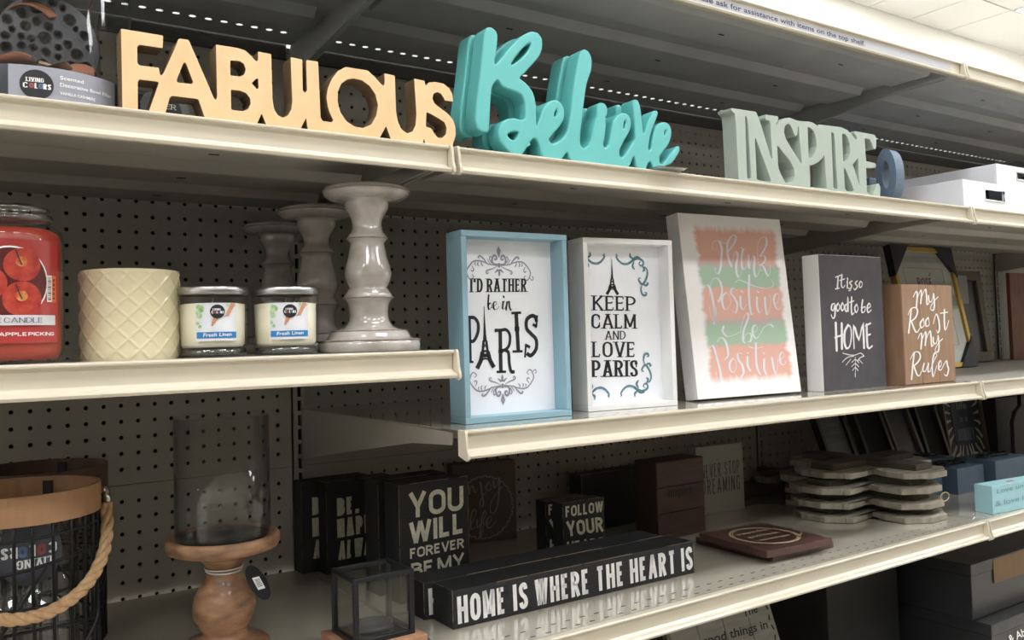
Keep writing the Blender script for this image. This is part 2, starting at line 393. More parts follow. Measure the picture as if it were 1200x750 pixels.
shelf(-1, zB, 'short almond steel shelf holding the jar candles and pillar holders', caps=(True, True))
shelf(0, zC, 'almond steel shelf holding the blue, white and striped sayings signs', 'slots')
shelf(1, zC, 'almond steel shelf right of the wooden roost sign')
shelf(2, zC, 'almond steel shelf far right under the dark brown frames')
for bay in (0, 1): shelf(bay, zF, 'low steel shelf under the %s boxes' % ('whitewashed plank sign' if bay == 0 else 'stacked black'))
# notice strip on the top shelf
notice = thing('notice_strip', (.1, -.001, zE), 'grey printed notice strip in the top shelf edge asking for assistance', 'sign')
nf = Face((0, .0038, zE), (1, 0, 0), (0, 0, 1))
MB().box(.02, 1.175, .0036, .0042, zE-.0235, zE-.0075).build('strip', mat('notice_grey', (186, 186, 192), .6, var=.02), notice)
mb = MB(); txt = 'Please ask for assistance with items on the top shelf.'
r_ = nf.px(1013, 49.5); l_ = nf.px(808, -2.0); ew = r_.x-l_.x
s0 = r_.x-ew*(len(txt)/54.0)
font_text(mb, lambda a, b: nf.p(a, b, .0008), txt, Vector((s0, -.0195)), Vector((r_.x, -.0195)), Vector((s0, -.0105)))
mb.build('lettering', mat('navy_ink', (38, 42, 84), .5), notice)
MB().box(.02, 1.19, .0005, .0009, zE-.027, zE-.004).build('clear_cover', clear('strip_cover', (1, 1, 1), .001, .1, k=.05), notice)
# ================================================================== STORE ROOM
def struct(o): o['kind'] = 'structure'; return o
CEILM = mat('ceiling_tile', (226, 224, 218), .9, var=.02, scale=60, bump=.2)
WALLM = mat('wall_paint', (244, 242, 236), .7, var=.01)
struct(MB().box(-6, 11, -6, 3.6, -.1, 0).build('floor', mat('vinyl_floor', (184, 178, 168), .3, var=.08, scale=3)))
struct(MB().box(-6, 11, 3.43, 3.53, 0, 4.4).build('wall_back', WALLM))
struct(MB().box(-6, 11, -6.1, -6, 0, 4.4).build('wall_front', WALLM))
struct(MB().box(-6.1, -6, -6, 3.5, 0, 4.4).build('wall_left', WALLM))
struct(MB().box(11, 11.1, -6, 3.5, 0, 4.4).build('wall_right', WALLM))
ceil_ = struct(MB().box(-6, 11, -6, 3.6, CEIL+.012, CEIL+.1).build('ceiling', CEILM))
tile = MB().box(-.298, .298, -.298, .298, -.0, .011).mesh('ceiling_tile', bevel=.003, seg=1)
tile.materials.append(CEILM)
for i in range(9):
    for j in range(6):
        x = 2.86+i*.61; y = 3.125-j*.61
        if any(abs(x-tx) < .62 and abs(y-ty) < .32 for tx, ty in TUBES): continue
        link('ceiling_tile', tile, None, ceil_, Vector((x, y, CEIL)))
# ceiling troffers (the store's lamps)
TM = emis('tube_light', (.965, .98, 1, 1), TUBE_STRENGTH)
tb = MB().box(-.595, .595, -.27, .27, -.004, .002).mesh('diffuser'); tb.materials.append(TM)
tf = MB()
for a in (-.605, .595): tf.box(a, a+.01, -.28, .28, -.008, .01)
for a in (-.28, .27): tf.box(-.605, .605, a, a+.01, -.008, .01)
tfm = tf.mesh('lamp_frame'); tfm.materials.append(WHITE)
for i, (x, y) in enumerate(TUBES):
    t = thing('ceiling_light', (x, y, CEIL-.004), 'recessed white fluorescent ceiling light panel', 'light', 'fluorescent ceiling panels')
    link('diffuser', tb, None, t); link('lamp_frame', tfm, None, t)
# opposite aisle fixture behind the viewer (only ever seen as a reflection)
t = thing('aisle_shelving', (0, -2.4, 0), 'plain almond shelving fixture across the aisle behind the viewer', 'shelving')
mb = MB().box(-4, 7, -2.75, -2.7, .1, 2.1)
mb.build('back_sheet', mat('shade_brown', (150, 142, 132), .8), t)
for z in (.2, .6, 1.0, 1.4, 1.8): MB().box(-4, 7, -2.7, -2.3, z, z+.03).build('shelf_board', STEEL, t)
# ================================================================== BIG WORD SIGNS (top shelf)
Z1, Z2, Z3 = zt(130, 25, 6), zt(240, 40, 6), zt(380, 50, 6)
Z4, Z5, Z6 = zt(520, 20, 4.169), zt(600, 40, 4.6875), zt(680, 100, 7.146)
Z7, Z8 = zt(835, 115, 6.25), zt(945, 125, 6.25)
def rnd(pts, r, closed=True):             # soften the corners of an outline
    out = []; n = len(pts)
    for i in range(n):
        a, b, c = pts[i-1], pts[i], pts[(i+1) % n]
        d1 = (a-b); d2 = (c-b); k1 = min(r, d1.length*.35); k2 = min(r, d2.length*.35)
        A = b+d1.normalized()*k1; C = b+d2.normalized()*k2
        for t in (0, .33, .67, 1): out.append((1-t)**2*A+2*t*(1-t)*b+t*t*C)
    return out
def word_sign(outer, holes, y, th, zb, rr, smooth, bev):
    def prep(px, is_outer):
        q = [Vector((ay(u, v, y).x, ay(u, v, y).z)) for u, v in px]
        if is_outer: q = [Vector((a.x, zb)) if a.y < zb+.0075 else a for a in q]
        if smooth: 
            q = rnd(q, 1); 
        else: q = rnd(q, rr)
        r = [q[0]]
        for a in q[1:]:
            if (a-r[-1]).length > 1e-5: r.append(a)
        return r
    cu = bpy.data.curves.new('c', 'CURVE'); cu.dimensions = '2D'; cu.fill_mode = 'BOTH'; cu.extrude = th/2-bev; cu.bevel_depth = bev; cu.bevel_resolution = 1
    cu.offset = -bev*.9
    for px, o_ in [(outer, True)]+[(h, False) for h in holes]:
        q = prep(px, o_); sp = cu.splines.new('POLY'); sp.points.add(len(q)-1); sp.use_cyclic_u = True
        for k, a in enumerate(q): sp.points[k].co = (a.x, a.y, 0, 1)
    ob = bpy.data.objects.new('c', cu); COL.objects.link(ob); dg = bpy.context.evaluated_depsgraph_get(); dg.update()
    me = ob.evaluated_get(dg).to_mesh(); vs = [(v.co.x, y+th/2-v.co.z, v.co.y) for v in me.vertices]; fs = [tuple(q.vertices) for q in me.polygons]
    ob.evaluated_get(dg).to_mesh_clear(); bpy.data.objects.remove(ob); bpy.data.curves.remove(cu)
    Q = prep(outer, True); bx = (min(a.x for a in Q)-.001, max(a.x for a in Q)+.001, zb, max(a.y for a in Q)+.001)
    vs = [(min(max(a, bx[0]), bx[1]), b, min(max(c, bx[2]), bx[3])) for a, b, c in vs]
    return MB().add(vs, fs)
fab_o = Z1([(80, 612), (76, 350), (70, 50), (368, 100), (365, 190), (200, 165), (185, 180), (188, 295), (205, 310), (338, 325), (345, 372), (358, 380), (372, 360), (478, 120), (548, 130), (725, 540), (738, 553)])
fab_o += Z2([(86, 440), (78, 72), (235, 98), (285, 115), (320, 145), (355, 185), (368, 190), (374, 178), (374, 122), (468, 140), (478, 470), (490, 530), (515, 570), (550, 587), (585, 570), (608, 530), (615, 470), (603, 162), (686, 178), (690, 395), (705, 412), (718, 398), (712, 180), (798, 193), (815, 590), (830, 610), (893, 620), (903, 605), (875, 545)])
fab_o += Z3([(25, 450), (15, 385), (25, 320), (55, 250), (95, 200), (150, 170), (305, 195), (345, 230), (405, 295), (418, 302), (425, 285), (422, 215), (498, 232), (505, 480), (520, 560), (545, 610), (585, 637), (620, 625), (642, 580), (648, 500), (632, 252), (708, 268), (708, 293), (717, 300), (735, 280), (780, 275), (840, 288), (880, 320), (900, 360), (908, 415), (848, 408), (838, 385), (820, 358), (795, 348), (768, 360), (762, 395), (775, 425), (810, 455), (870, 500), (905, 540), (922, 590), (925, 650), (910, 700), (895, 722), (712, 700), (702, 674), (692, 698), (472, 668), (435, 588), (383, 655)])
fab_o += Z2([(725, 662), (713, 590), (668, 655), (437, 622), (400, 560), (362, 615)])
fab_o += Z1([(663, 675), (615, 550), (600, 545), (430, 525), (415, 535), (380, 645), (262, 630), (335, 435), (330, 425), (200, 410), (190, 425), (190, 625)])
fab_h = [Z1([(518, 288), (507, 300), (462, 415), (470, 430), (568, 440), (578, 428), (528, 298)]),
         Z2([(180, 185), (180, 290), (245, 298), (275, 285), (288, 250), (275, 210), (245, 190)]),
         Z2([(184, 392), (187, 528), (200, 535), (270, 540), (305, 525), (322, 490), (318, 450), (290, 415), (245, 397)]),
         Z2([(330, 345), (366, 386), (378, 380), (375, 315), (364, 312)]),
         Z3([(205, 252), (265, 265), (320, 305), (360, 365), (378, 440), (365, 515), (330, 575), (275, 600), (215, 590), (155, 550), (115, 490), (95, 415), (97, 345), (120, 290), (160, 260)]),
         Z3([(720, 488), (715, 590), (755, 603), (775, 640), (800, 668), (830, 670), (855, 645), (860, 600), (845, 560), (800, 530), (755, 505)])]
GOLD = mat('pale_gold_wood', (222, 188, 142), .45, c2=(230, 198, 153), scale=25, bump=.05)
zA1 = zA+.0004
t = thing('gold_word_sign', ((ay(141, 120, .01)).x, .01, zA), 'pale gold block letters reading FABULOUS on the top left shelf', 'word sign')
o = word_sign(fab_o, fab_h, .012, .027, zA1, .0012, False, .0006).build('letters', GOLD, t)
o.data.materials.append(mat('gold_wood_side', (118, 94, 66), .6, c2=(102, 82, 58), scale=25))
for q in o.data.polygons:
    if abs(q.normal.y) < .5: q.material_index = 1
bel_o = Z4([(215, 565), (190, 560), (165, 545), (155, 505), (163, 400), (178, 290), (192, 160), (200, 80), (212, 50), (235, 48), (258, 68), (266, 95), (262, 140), (252, 200), (250, 228), (265, 225), (300, 180), (340, 130), (385, 90), (430, 68), (462, 75), (482, 105), (484, 150), (470, 190), (435, 230), (395, 275), (368, 297), (400, 318), (435, 360), (450, 410), (453, 470), (455, 540), (470, 500), (485, 450), (510, 415), (545, 402), (575, 418), (592, 455), (588, 500), (565, 540), (530, 575), (513, 595), (520, 610)])
bel_o += Z5([(225, 603), (260, 590), (290, 565), (310, 530), (325, 440), (335, 330), (350, 230), (365, 150), (375, 95), (400, 80), (425, 95), (441, 135), (438, 200), (415, 260), (405, 310), (395, 390), (385, 480), (375, 570), (378, 610), (395, 630), (420, 615), (440, 580), (450, 520), (460, 478), (472, 450), (470, 400), (485, 375), (510, 378), (528, 410), (522, 445), (510, 462), (518, 490), (512, 560), (502, 610), (515, 628), (535, 610), (545, 560), (560, 480), (580, 445), (610, 430), (640, 440), (658, 480), (650, 530), (620, 580), (592, 635), (595, 675), (610, 678), (640, 640), (670, 590), (682, 575), (675, 480), (667, 400)])
bel_o += Z6([(445, 125), (468, 115), (490, 130), (505, 180), (515, 250), (525, 350), (530, 400), (538, 405), (545, 390), (560, 330), (590, 260), (625, 210), (645, 212), (655, 235), (640, 280), (610, 350), (585, 430), (575, 500), (572, 540), (582, 548), (598, 535), (605, 480), (615, 420), (635, 350), (665, 315), (710, 305), (745, 325), (768, 370), (765, 430), (745, 490), (710, 540), (665, 590), (668, 650), (680, 665), (700, 655), (730, 620), (770, 560), (810, 512), (830, 508), (837, 530), (825, 570), (800, 610), (770, 655), (700, 682), (650, 702), (620, 705), (605, 670), (590, 638), (570, 650), (548, 690), (478, 680), (465, 640), (456, 592), (445, 600), (408, 670), (275, 660), (255, 640), (242, 655)])
bel_o += Z5([(540, 705), (470, 697), (455, 695), (322, 690), (305, 640), (272, 680), (168, 668), (150, 600), (135, 575), (115, 572), (95, 600)])
bel_o += Z4([(425, 610), (380, 665), (340, 658), (300, 635), (275, 600), (268, 560), (280, 520), (310, 497), (345, 492), (375, 502), (398, 500), (402, 470), (400, 420), (385, 380), (350, 362), (310, 350), (285, 335), (275, 318), (262, 305), (245, 325), (235, 350), (230, 420), (225, 500), (222, 555)])
bel_h = [Z4([(425, 125), (400, 138), (375, 165), (345, 205), (330, 232), (345, 230), (385, 200), (415, 165), (427, 140)]),
         Z4([(310, 575), (325, 595), (345, 603), (360, 590), (370, 565), (355, 558), (330, 560)]), Z4([(555, 445), (543, 465), (540, 485), (548, 485), (558, 465)]),
         Z5([(622, 470), (615, 490), (613, 520), (622, 518), (630, 480)]), Z6([(715, 370), (705, 390), (702, 418), (712, 418), (722, 390), (722, 372)])]
TEAL = mat('teal_paint', (98, 184, 182), .42, var=.02, scale=12, bump=.04)
t = thing('teal_word_sign', (ay(600, 180, .012).x, .012, zA), 'front one of the two teal script Believe signs', 'word sign', 'teal script words standing one behind the other')
word_sign(bel_o, bel_h, .012, .028, zA1, .0012, True, .0022).build('letters', TEAL, t)
copy_tree(t, t.location+Vector((-.004, .034, 0)), 'rear teal script Believe sign, mostly hidden behind its twin')
ins_o = Z7([(192, 590), (182, 400), (172, 200), (165, 115), (140, 92), (135, 72), (320, 100), (345, 160), (432, 440), (440, 440), (425, 185), (420, 168), (395, 160), (386, 145), (390, 120), (478, 132), (485, 150), (470, 175), (466, 200), (490, 175), (525, 148), (565, 143), (600, 155), (618, 164), (700, 172)])
ins_o += Z8([(10, 106), (45, 115), (75, 135), (88, 148), (92, 130), (255, 150), (300, 170), (335, 205), (355, 232), (368, 240), (370, 225), (350, 195), (355, 178), (500, 205), (512, 225), (512, 300), (505, 312), (490, 305), (480, 270), (465, 240), (428, 232), (438, 398), (500, 412), (512, 425), (505, 448), (438, 450), (445, 625), (480, 632), (500, 615), (512, 575), (530, 562), (543, 590), (541, 668), (300, 640), (0, 610)])
ins_h = [Z7([(248, 133), (240, 135), (255, 580), (262, 592), (282, 590), (285, 580), (262, 200), (255, 150)]),
         Z7([(312, 292), (325, 590), (340, 602), (425, 613), (428, 600), (400, 520), (320, 300)]),
         Z7([(475, 345), (482, 490), (490, 530), (515, 580), (535, 620), (560, 628), (590, 610), (602, 570), (598, 520), (570, 460), (520, 400), (485, 355)]),
         Z7([(530, 210), (525, 250), (540, 300), (580, 370), (620, 430), (650, 480), (655, 470), (640, 300), (632, 210), (626, 210), (622, 270), (608, 282), (598, 265), (585, 225), (565, 190), (545, 190)]),
         Z8([(10, 150), (18, 375), (35, 372), (60, 340), (75, 290), (72, 230), (55, 180), (30, 155)]),
         Z8([(25, 430), (55, 425), (90, 405), (120, 375), (130, 350), (137, 400), (150, 598), (60, 592), (30, 588)]),
         Z8([(183, 190), (200, 590), (215, 605), (232, 600), (230, 580), (205, 200), (190, 188)]),
         Z8([(262, 200), (270, 395), (280, 405), (305, 385), (320, 340), (320, 280), (300, 220), (280, 200)]),
         Z8([(275, 450), (285, 600), (300, 620), (345, 625), (348, 610), (330, 560), (285, 455)]),
         Z8([(380, 375), (340, 425), (350, 450), (390, 575), (388, 560)])]
t = thing('green_word_sign', (ay(900, 215, .012).x, .012, zA), 'sage green serif capitals reading INSPIRE', 'word sign')
word_sign(ins_o, ins_h, .012, .029, zA1, .001, False, .0008).build('letters', mat('sage_paint', (163, 176, 166), .5, var=.02), t)
# slate blue letters turned end-on
SL = mat('slate_blue_paint', (94, 112, 132), .5, var=.04)
X0 = .972
t = thing('slate_word_sign', (X0, .03, zA), 'slate blue cut-out letters standing end-on beside the sage green word', 'word sign')
def oring(cy, cz, ry, rz, hy, hz, x, th, mb):
    n = 32; vs = []
    for x_ in (x, x+th):
        for r1, r2 in ((ry, rz), (hy, hz)):
            for k in range(n): a = 2*math.pi*k/n; vs.append((x_, cy+r1*math.cos(a), cz+r2*math.sin(a)))
    fs = []
    for k in range(n):
        j = (k+1) % n; fs += [(k, j, n+j, n+k), (2*n+k, 2*n+j, 3*n+j, 3*n+k), (k, j, 2*n+j, 2*n+k), (n+k, n+j, 3*n+j, 3*n+k)]
    mb.add(vs, fs)
mb = MB(); oring(.028, zA+.050, .020, .0495, .007, .026, X0, .031, mb); mb.build('letter', SL, t, bevel=.0015)
mb = MB().box(X0+.003, X0+.025, .064, .080, zA+.008, zA+.052).box(X0+.003, X0+.025, .080, .098, zA+.038, zA+.054); mb.build('letter', SL, t, bevel=.003)
mb = MB(); oring(.122, zA+.034, .02, .0265, .009, .013, X0+.003, .022, mb); mb.build('letter', SL, t, bevel=.0015)
MB().box(X0+.003, X0+.025, .05, .145, zA, zA+.0078).build('base_bar', SL, t, bevel=.001)
# white plastic trays
TR = mat('glossy_white_plastic', (236, 237, 244), .12, var=.01, coat=.6, bump=.25, bscale=14)
def tray(x, y, z, w_, d_, h_, label):
    t = thing('plastic_tray', (x, y, z), label, 'tray', 'white plastic trays stacked on the top shelf'); th = .004
    m = MB(); hx0, hx1, hz0, hz1 = x+.085, x+.165, z+h_*.36, z+h_*.76
    for a, b, c, d in ((x, hx0, z, z+h_), (hx1, x+w_, z, z+h_), (hx0, hx1, z, hz0), (hx0, hx1, hz1, z+h_)): m.box(a, b, y, y+th, c, d)
    m.build('front_wall', TR, t)
    MB().box(x, x+th, y+th, y+d_, z, z+h_).build('side_wall', TR, t, bevel=.001)
    MB().box(x+w_-th, x+w_, y+th, y+d_, z, z+h_).build('side_wall', TR, t, bevel=.001)
    MB().box(x+th, x+w_-th, y+d_-th, y+d_, z, z+h_).build('back_wall', TR, t)
    MB().box(x+th, x+w_-th, y+th, y+d_-th, z, z+th).build('bottom', TR, t)
    r = MB().tube([(hx0, y-.0005, hz0), (hx0, y-.0005, hz1), (hx1, y-.0005, hz1), (hx1, y-.0005, hz0)], .0022, 6, True); r.build('handle_rim', TR, t)
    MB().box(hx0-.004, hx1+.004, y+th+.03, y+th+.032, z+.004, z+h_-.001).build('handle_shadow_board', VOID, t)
    return t
tray(1.2155, .0115, zA, .42, .40, .059, 'lower white plastic tray with an open hand hole')
tray(1.355, .012, zA+.0592, .42, .44, .045, 'upper white plastic tray set back to the right on the lower one')
# clear flat label holder lying on the shelf edge, left of the sage letters
mb = MB(); a = ay(790, 196, -.02); b = ay(822, 194, .05)
mb.add([(a.x-.03, -.02, zA+.0015), (a.x+.02, -.03, zA+.0015), (a.x+.06, .05, zA+.0045), (a.x-.02, .045, zA+.0045), (a.x-.03, -.02, zA+.0007), (a.x+.02, -.03, zA+.0007), (a.x+.06, .05, zA+.0037), (a.x-.02, .045, zA+.0037)], [(0, 1, 2, 3), (7, 6, 5, 4), (0, 1, 5, 4), (1, 2, 6, 5), (2, 3, 7, 6), (3, 0, 4, 7)])
tag(mb.build('label_holder', clear('grey_plastic', (.72, .7, .69), .1, .12)), 'bare grey plastic label holder lying on the edge right of the teal word', 'label holder')
# ================================================================== BOWL FILLER PACKS
LG = mat('label_grey', (150, 152, 164), .4, var=.02); DG = mat('pack_charcoal', (66, 70, 80), .4, var=.05); BK = mat('logo_black', (30, 31, 35), .4)
def cyl_fn(c, r, a0): # (s, z) on a cylinder; s=0 faces angle a0; positive s to the viewer's right
    return lambda s, z, off=0.: Vector((c[0]+(r+off)*math.cos(a0+s/r), c[1]+(r+off)*math.sin(a0+s/r), c[2]+z))
def patch(mb, fn, s0, s1, z0, z1, off, n=12, m=1):
    vs = [fn(s0+(s1-s0)*i/n, z0+(z1-z0)*j/m, off) for j in range(m+1) for i in range(n+1)]
    mb.add(vs, [(j*(n+1)+i, j*(n+1)+i+1, (j+1)*(n+1)+i+1, (j+1)*(n+1)+i) for j in range(m) for i in range(n)], True)
def disc(mb, fn, s, z, r, off, n=28, rz=None):
    rz = rz or r; vs = [fn(s, z, off)]
    for q in (.25, .5, .75, 1): vs += [fn(s+q*r*math.cos(2*math.pi*k/n), z+q*rz*math.sin(2*math.pi*k/n), off) for k in range(n)]
    mb.add(vs, [(0, 1+k, 1+(k+1) % n) for k in range(n)]+[(1+j*n+k, 1+(j+1)*n+k, 1+(j+1)*n+(k+1) % n, 1+j*n+(k+1) % n) for j in range(3) for k in range(n)], True)
def logo(fn, s, z, r, parent, off=.0006, dm=None):
    mb = MB(); disc(mb, fn, s, z, r, off); mb.build('logo_disc', dm or BK, parent)
    def ft(a, b): return fn(a, b, off+.0003)
    V = Vector; mb = MB()
    block_text(mb, ft, 'LIVING', V((s-.62*r, z+.16*r)), V((s+.42*r, z+.16*r)), V((s-.62*r, z+.44*r)), .22, .5, True, .1)
    block_text(mb, ft, 'C', V((s-.8*r, z-.28*r)), V((s-.5*r, z-.28*r)), V((s-.8*r, z+.08*r)), .26, .5)
    block_text(mb, ft, 'L', V((s-.12*r, z-.28*r)), V((s+.1*r, z-.28*r)), V((s-.12*r, z+.08*r)), .26, .5)
    block_text(mb, ft, 'RS', V((s+.38*r, z-.28*r)), V((s+.84*r, z-.28*r)), V((s+.38*r, z+.08*r)), .26, .5)
    mb.build('logo_lettering', WHITEINK, parent)
    for q, c in ((-.3, mat('logo_red', (150, 74, 74), .5)), (.24, mat('logo_blue', (84, 110, 150), .5))):
        mb = MB(); block_text(mb, ft, 'O', V((s+(q-.13)*r, z-.28*r)), V((s+(q+.14)*r, z-.28*r)), V((s+(q-.13)*r, z+.08*r)), .3); mb.build('logo_letter', c, parent)
TANS = [mat('tan_shaving', (176, 150, 122), .7, c2=(140, 108, 84)), mat('brown_pod', (132, 92, 74), .7, c2=(90, 62, 54)), mat('cream_chip', (214, 204, 188), .7), mat('rust_chip', (150, 96, 72), .7), mat('dark_pod', (48, 44, 44), .7)]
POD = mat('grey_lotus_pod', (84, 85, 90), .7, c2=(104, 105, 110), scale=20, bump=.2)
def filler_pack(c, r, h, seed, label, print_):
    rng = random.Random(seed); t = thing('bowl_filler_pack', c, label, 'bowl filler', 'scented bowl filler packs'); c = Vector(c)
    a0 = math.atan2(EYE.y-c.y, EYE.x-c.x)
    fn = cyl_fn(c, r, a0)
    m = MB(); m.lathe([(r, .03), (r*1.0, h*.6), (r*.97, h)], c, 48); m.build('clear_film', FILM, t)
    mb = MB(); mb.lathe([(0, 0), (r*.98, 0), (r+.0004, .002), (r+.0004, .034)], c, 48); mb.build('card_tray', DG, t)
    if print_:
        mb = MB(); patch(mb, fn, -.024, .080, .001, .034, .0011, 20); mb.build('label', LG, t)
        logo(fn, 0, .0155, .0145, t, .0016)
        V = Vector; mb = MB(); f2 = lambda a, b: fn(a, b, .0018)
        for tx, z_, w_, hh in (('Scented', .0235, .022, .0038), ('Decorative Bowl Filler', .0165, .054, .0038), ('VANILLA CASHMERE', .0085, .034, .003)):
            font_text(mb, f2, tx, V((.02, z_)), V((.02+w_, z_)), V((.02, z_+hh)))
        mb.build('lettering', WHITEINK, t)
    # lotus pod face with seed pits, tilted towards the viewer
    ax_ = (EYE-c).normalized(); sx = Vector((-ax_.y, ax_.x, 0)).normalized(); sz = ax_.cross(sx)*1
    if sz.z < 0: sz = -sz
    pc = c+Vector((0, 0, .082))+ax_*(r*.22)+Vector((.010, 0, 0))
    R_ = r*.53; vs = []; fs = []; n = 40; pits = []
    for k in range(900):
        a = rng.uniform(0, 6.28); q = R_*.88*math.sqrt(rng.random()); x, y, rr = q*math.cos(a), q*math.sin(a), rng.uniform(.0028, .0066)
        if all(math.hypot(x-X, y-Y) > rr+R2+.0012 for X, Y, R2 in pits): pits.append((x, y, rr))
    N = 84
    for i in range(N+1):
        for j in range(N+1):
            x = (i/N*2-1)*R_; y = (j/N*2-1)*R_; q = math.hypot(x, y)/R_
            if q > 1: x, y = x/q, y/q
            d = .012*(1-min(q, 1)**3); 
            for X, Y, R2 in pits:
                e = math.hypot(x-X, y-Y)/R2
                if e < 1: d -= .011*(1-e**4)
                elif e < 1.35: d += .0014*(1-(e-1)/.35)
            vs.append(pc+sx*x+sz*(y*1.05)+ax_*d)
    for i in range(N):
        for j in range(N): k = i*(N+1)+j; fs.append((k, k+1, k+N+2, k+N+1))
    MB().add(vs, fs, True).build('lotus_pod', POD, t)
    n_ = 36; rg = [pc+sx*(R_*math.cos(2*math.pi*k/n_))+sz*(R_*1.05*math.sin(2*math.pi*k/n_)) for k in range(n_)]; rg2 = [pc+(q-pc)*.45-ax_*.034 for q in rg]
    MB().add(rg+rg2, [(k, (k+1) % n_, n_+(k+1) % n_, n_+k) for k in range(n_)]+[tuple(range(n_, 2*n_))], True).build('pod_back', POD, t)
    for k in range(46):                    # curled chips, shavings
        a = rng.uniform(0, 6.28); q = r*.72*math.sqrt(rng.random()); z = rng.choice([rng.uniform(.036, .06), rng.uniform(.115, h-.01), rng.uniform(.04, h-.02)])
        o = c+Vector((q*math.cos(a), q*math.sin(a), z))
        if (o-pc).length < R_*.9 and (o-pc).dot(ax_) > -.005 and o.z > c.z+.062: o = o-ax_*.05
        u1 = Vector((rng.uniform(-1, 1), rng.uniform(-1, 1), rng.uniform(-.6, .6))).normalized(); v1 = u1.cross(Vector((rng.uniform(-1, 1), rng.uniform(-1, 1), 1))).normalized(); w1 = u1.cross(v1)
        L_ = rng.uniform(.02, .036); W_ = rng.uniform(.007, .014); cur = rng.uniform(.5, 2.2); vv = []
        for i in range(7):
            th = (i/6-.5)*cur; rr = L_/cur*1.6
            P_ = o+u1*(rr*math.sin(th))+w1*(rr*(1-math.cos(th)))
            vv += [P_-v1*W_*(1-.3*abs(i-3)/3), P_+v1*W_*(1-.3*abs(i-3)/3)]
        for q2 in vv:
            d = q2-c; rr = math.hypot(d.x, d.y)
            if rr > r*.93: q2.x = c.x+d.x/rr*r*.93; q2.y = c.y+d.y/rr*r*.93
            q2.z = max(q2.z, c.z+.034)
        vv2 = vv+[q2+w1*.0012 for q2 in vv]
        MB().add(vv2, [(2*i, 2*i+1, 2*i+3, 2*i+2) for i in range(6)]+[(14+2*i, 16+2*i, 17+2*i, 15+2*i) for i in range(6)]+[(2*i, 2*i+2, 16+2*i, 14+2*i) for i in range(6)]+[(2*i+1, 15+2*i, 17+2*i, 2*i+3) for i in range(6)], True).build('wood_shaving', rng.choice(TANS), t)
    return t
filler_pack((-.451, .105, zA), .093, .22, 3, 'clear pack of dried pods with grey printed band left of the gold word', True)
filler_pack((-.44, .36, zA), .09, .22, 5, 'second clear pack of dried pods, hidden behind the front one', False)
PG = mat('sachet_grey', (128, 130, 128), .5, var=.04)
for (u, v, yy, lab) in ((170, 128, .30, 'grey sachet tub with black round label seen under the F of the gold word'), (201, 131, .215, 'grey sachet tub with black round label seen through the A of the gold word')):
    q = ay(u, v, yy); t = thing('sachet_tub', (q.x, yy+.035, zA), lab, 'sachet tub', 'small grey tubs behind the gold word')
    c = Vector((q.x, yy+.035, zA)); hgt = q.z-zA+.030
    MB().lathe([(0, 0), (.028, 0), (.030, .004), (.030, hgt-.01), (.026, hgt-.002), (.02, hgt), (0, hgt)], c, 32).build('tub', PG, t)
    fn = cyl_fn(c, .030, math.atan2(EYE.y-c.y, EYE.x-c.x)); mb = MB(); disc(mb, fn, 0, q.z-zA, .0215, .0005); mb.build('round_label', BK, t)
    mb = MB(); V = Vector; z_ = q.z-zA; block_text(mb, lambda a, b: fn(a, b, .001), 'ER', V((.001, z_+.004)), V((.013, z_+.004)), V((.001, z_+.0105)), .16, .5, True); mb.build('lettering', WHITEINK, t)
# ================================================================== CANDLES ON THE SHORT SHELF
WAXR = mat('red_wax', (168, 56, 44), .4, c2=(188, 74, 54), scale=14, coat=.3)
REDL = mat('red_label', (172, 54, 54), .35, var=.03, coat=.3)
c = Vector((-.4785, .10, zB)); R_ = .0515
t = thing('jar_candle', c, 'big red glass jar candle with an apple picture label', 'candle')
prof = [(0, .0), (.040, .0), (.047, .003), (R_, .012), (R_, .128), (.0495, .136), (.044, .141), (.0395, .144)]
MB().lathe([(0, .004), (.045, .004), (R_-.003, .014), (R_-.003, .126), (.046, .1345), (.040, .138), (.0, .139)], c, 56).build('wax', WAXR, t)
MB().lathe(prof+[(.0385, .150)], c, 56).build('glass_jar', clear('jar_glass', (.97, .95, .95), .03), t)
MB().lathe([(0, .1450), (.032, .1450), (.041, .1465), (.0425, .150), (.041, .153), (.036, .1545), (.038, .157), (.038, .1605), (.03, .1635), (0, .165)], c, 48).build('glass_lid', clear('lid_glass', (.93, .94, .95), .16, .03), t)
a0 = math.atan2(EYE.y-c.y, EYE.x-c.x); fn = cyl_fn(c, R_, a0)
mb = MB(); patch(mb, fn, -.051, .051, .021, .124, .0005, 24); mb.build('label', REDL, t)
V = Vector
mb = MB(); disc(mb, fn, .002, .0815, .0355, .0009, 40); mb.build('picture_ring', WHITEINK, t)
mb = MB(); disc(mb, fn, .002, .0815, .0338, .0012, 40); mb.build('picture', mat('apple_dark', (84, 22, 22), .4), t)
APR = mat('apple_red', (150, 32, 32), .35, c2=(186, 74, 56), scale=120, detail=5); APY = mat('apple_yellow', (206, 160, 84), .4, c2=(180, 66, 44), scale=220)
for s_, z_, r_ in ((.0125, .0985, .0165), (.0125, .0645, .0175), (-.017, .080, .0165)):
    mb = MB(); disc(mb, fn, s_, z_, r_, .0015, 30); mb.build('printed_apple', APR, t)
    mb = MB(); disc(mb, fn, s_-.001, z_+.003, r_*.3, .0017, 20); mb.build('printed_apple_core', APY, t)
    mb = MB(); ribbon(mb, [Vector((s_-.001, z_)), Vector((s_-.004, z_+.008)), Vector((s_-.006, z_+.014))], .0012, lambda a, b: fn(a, b, .0019)); mb.build('printed_stem', TANS[4], t)
mb = MB(); patch(mb, fn, -.049, .0455, .0385, .0485, .0022, 20); mb.build('name_band', mat('band_grey', (206, 204, 208), .4), t)
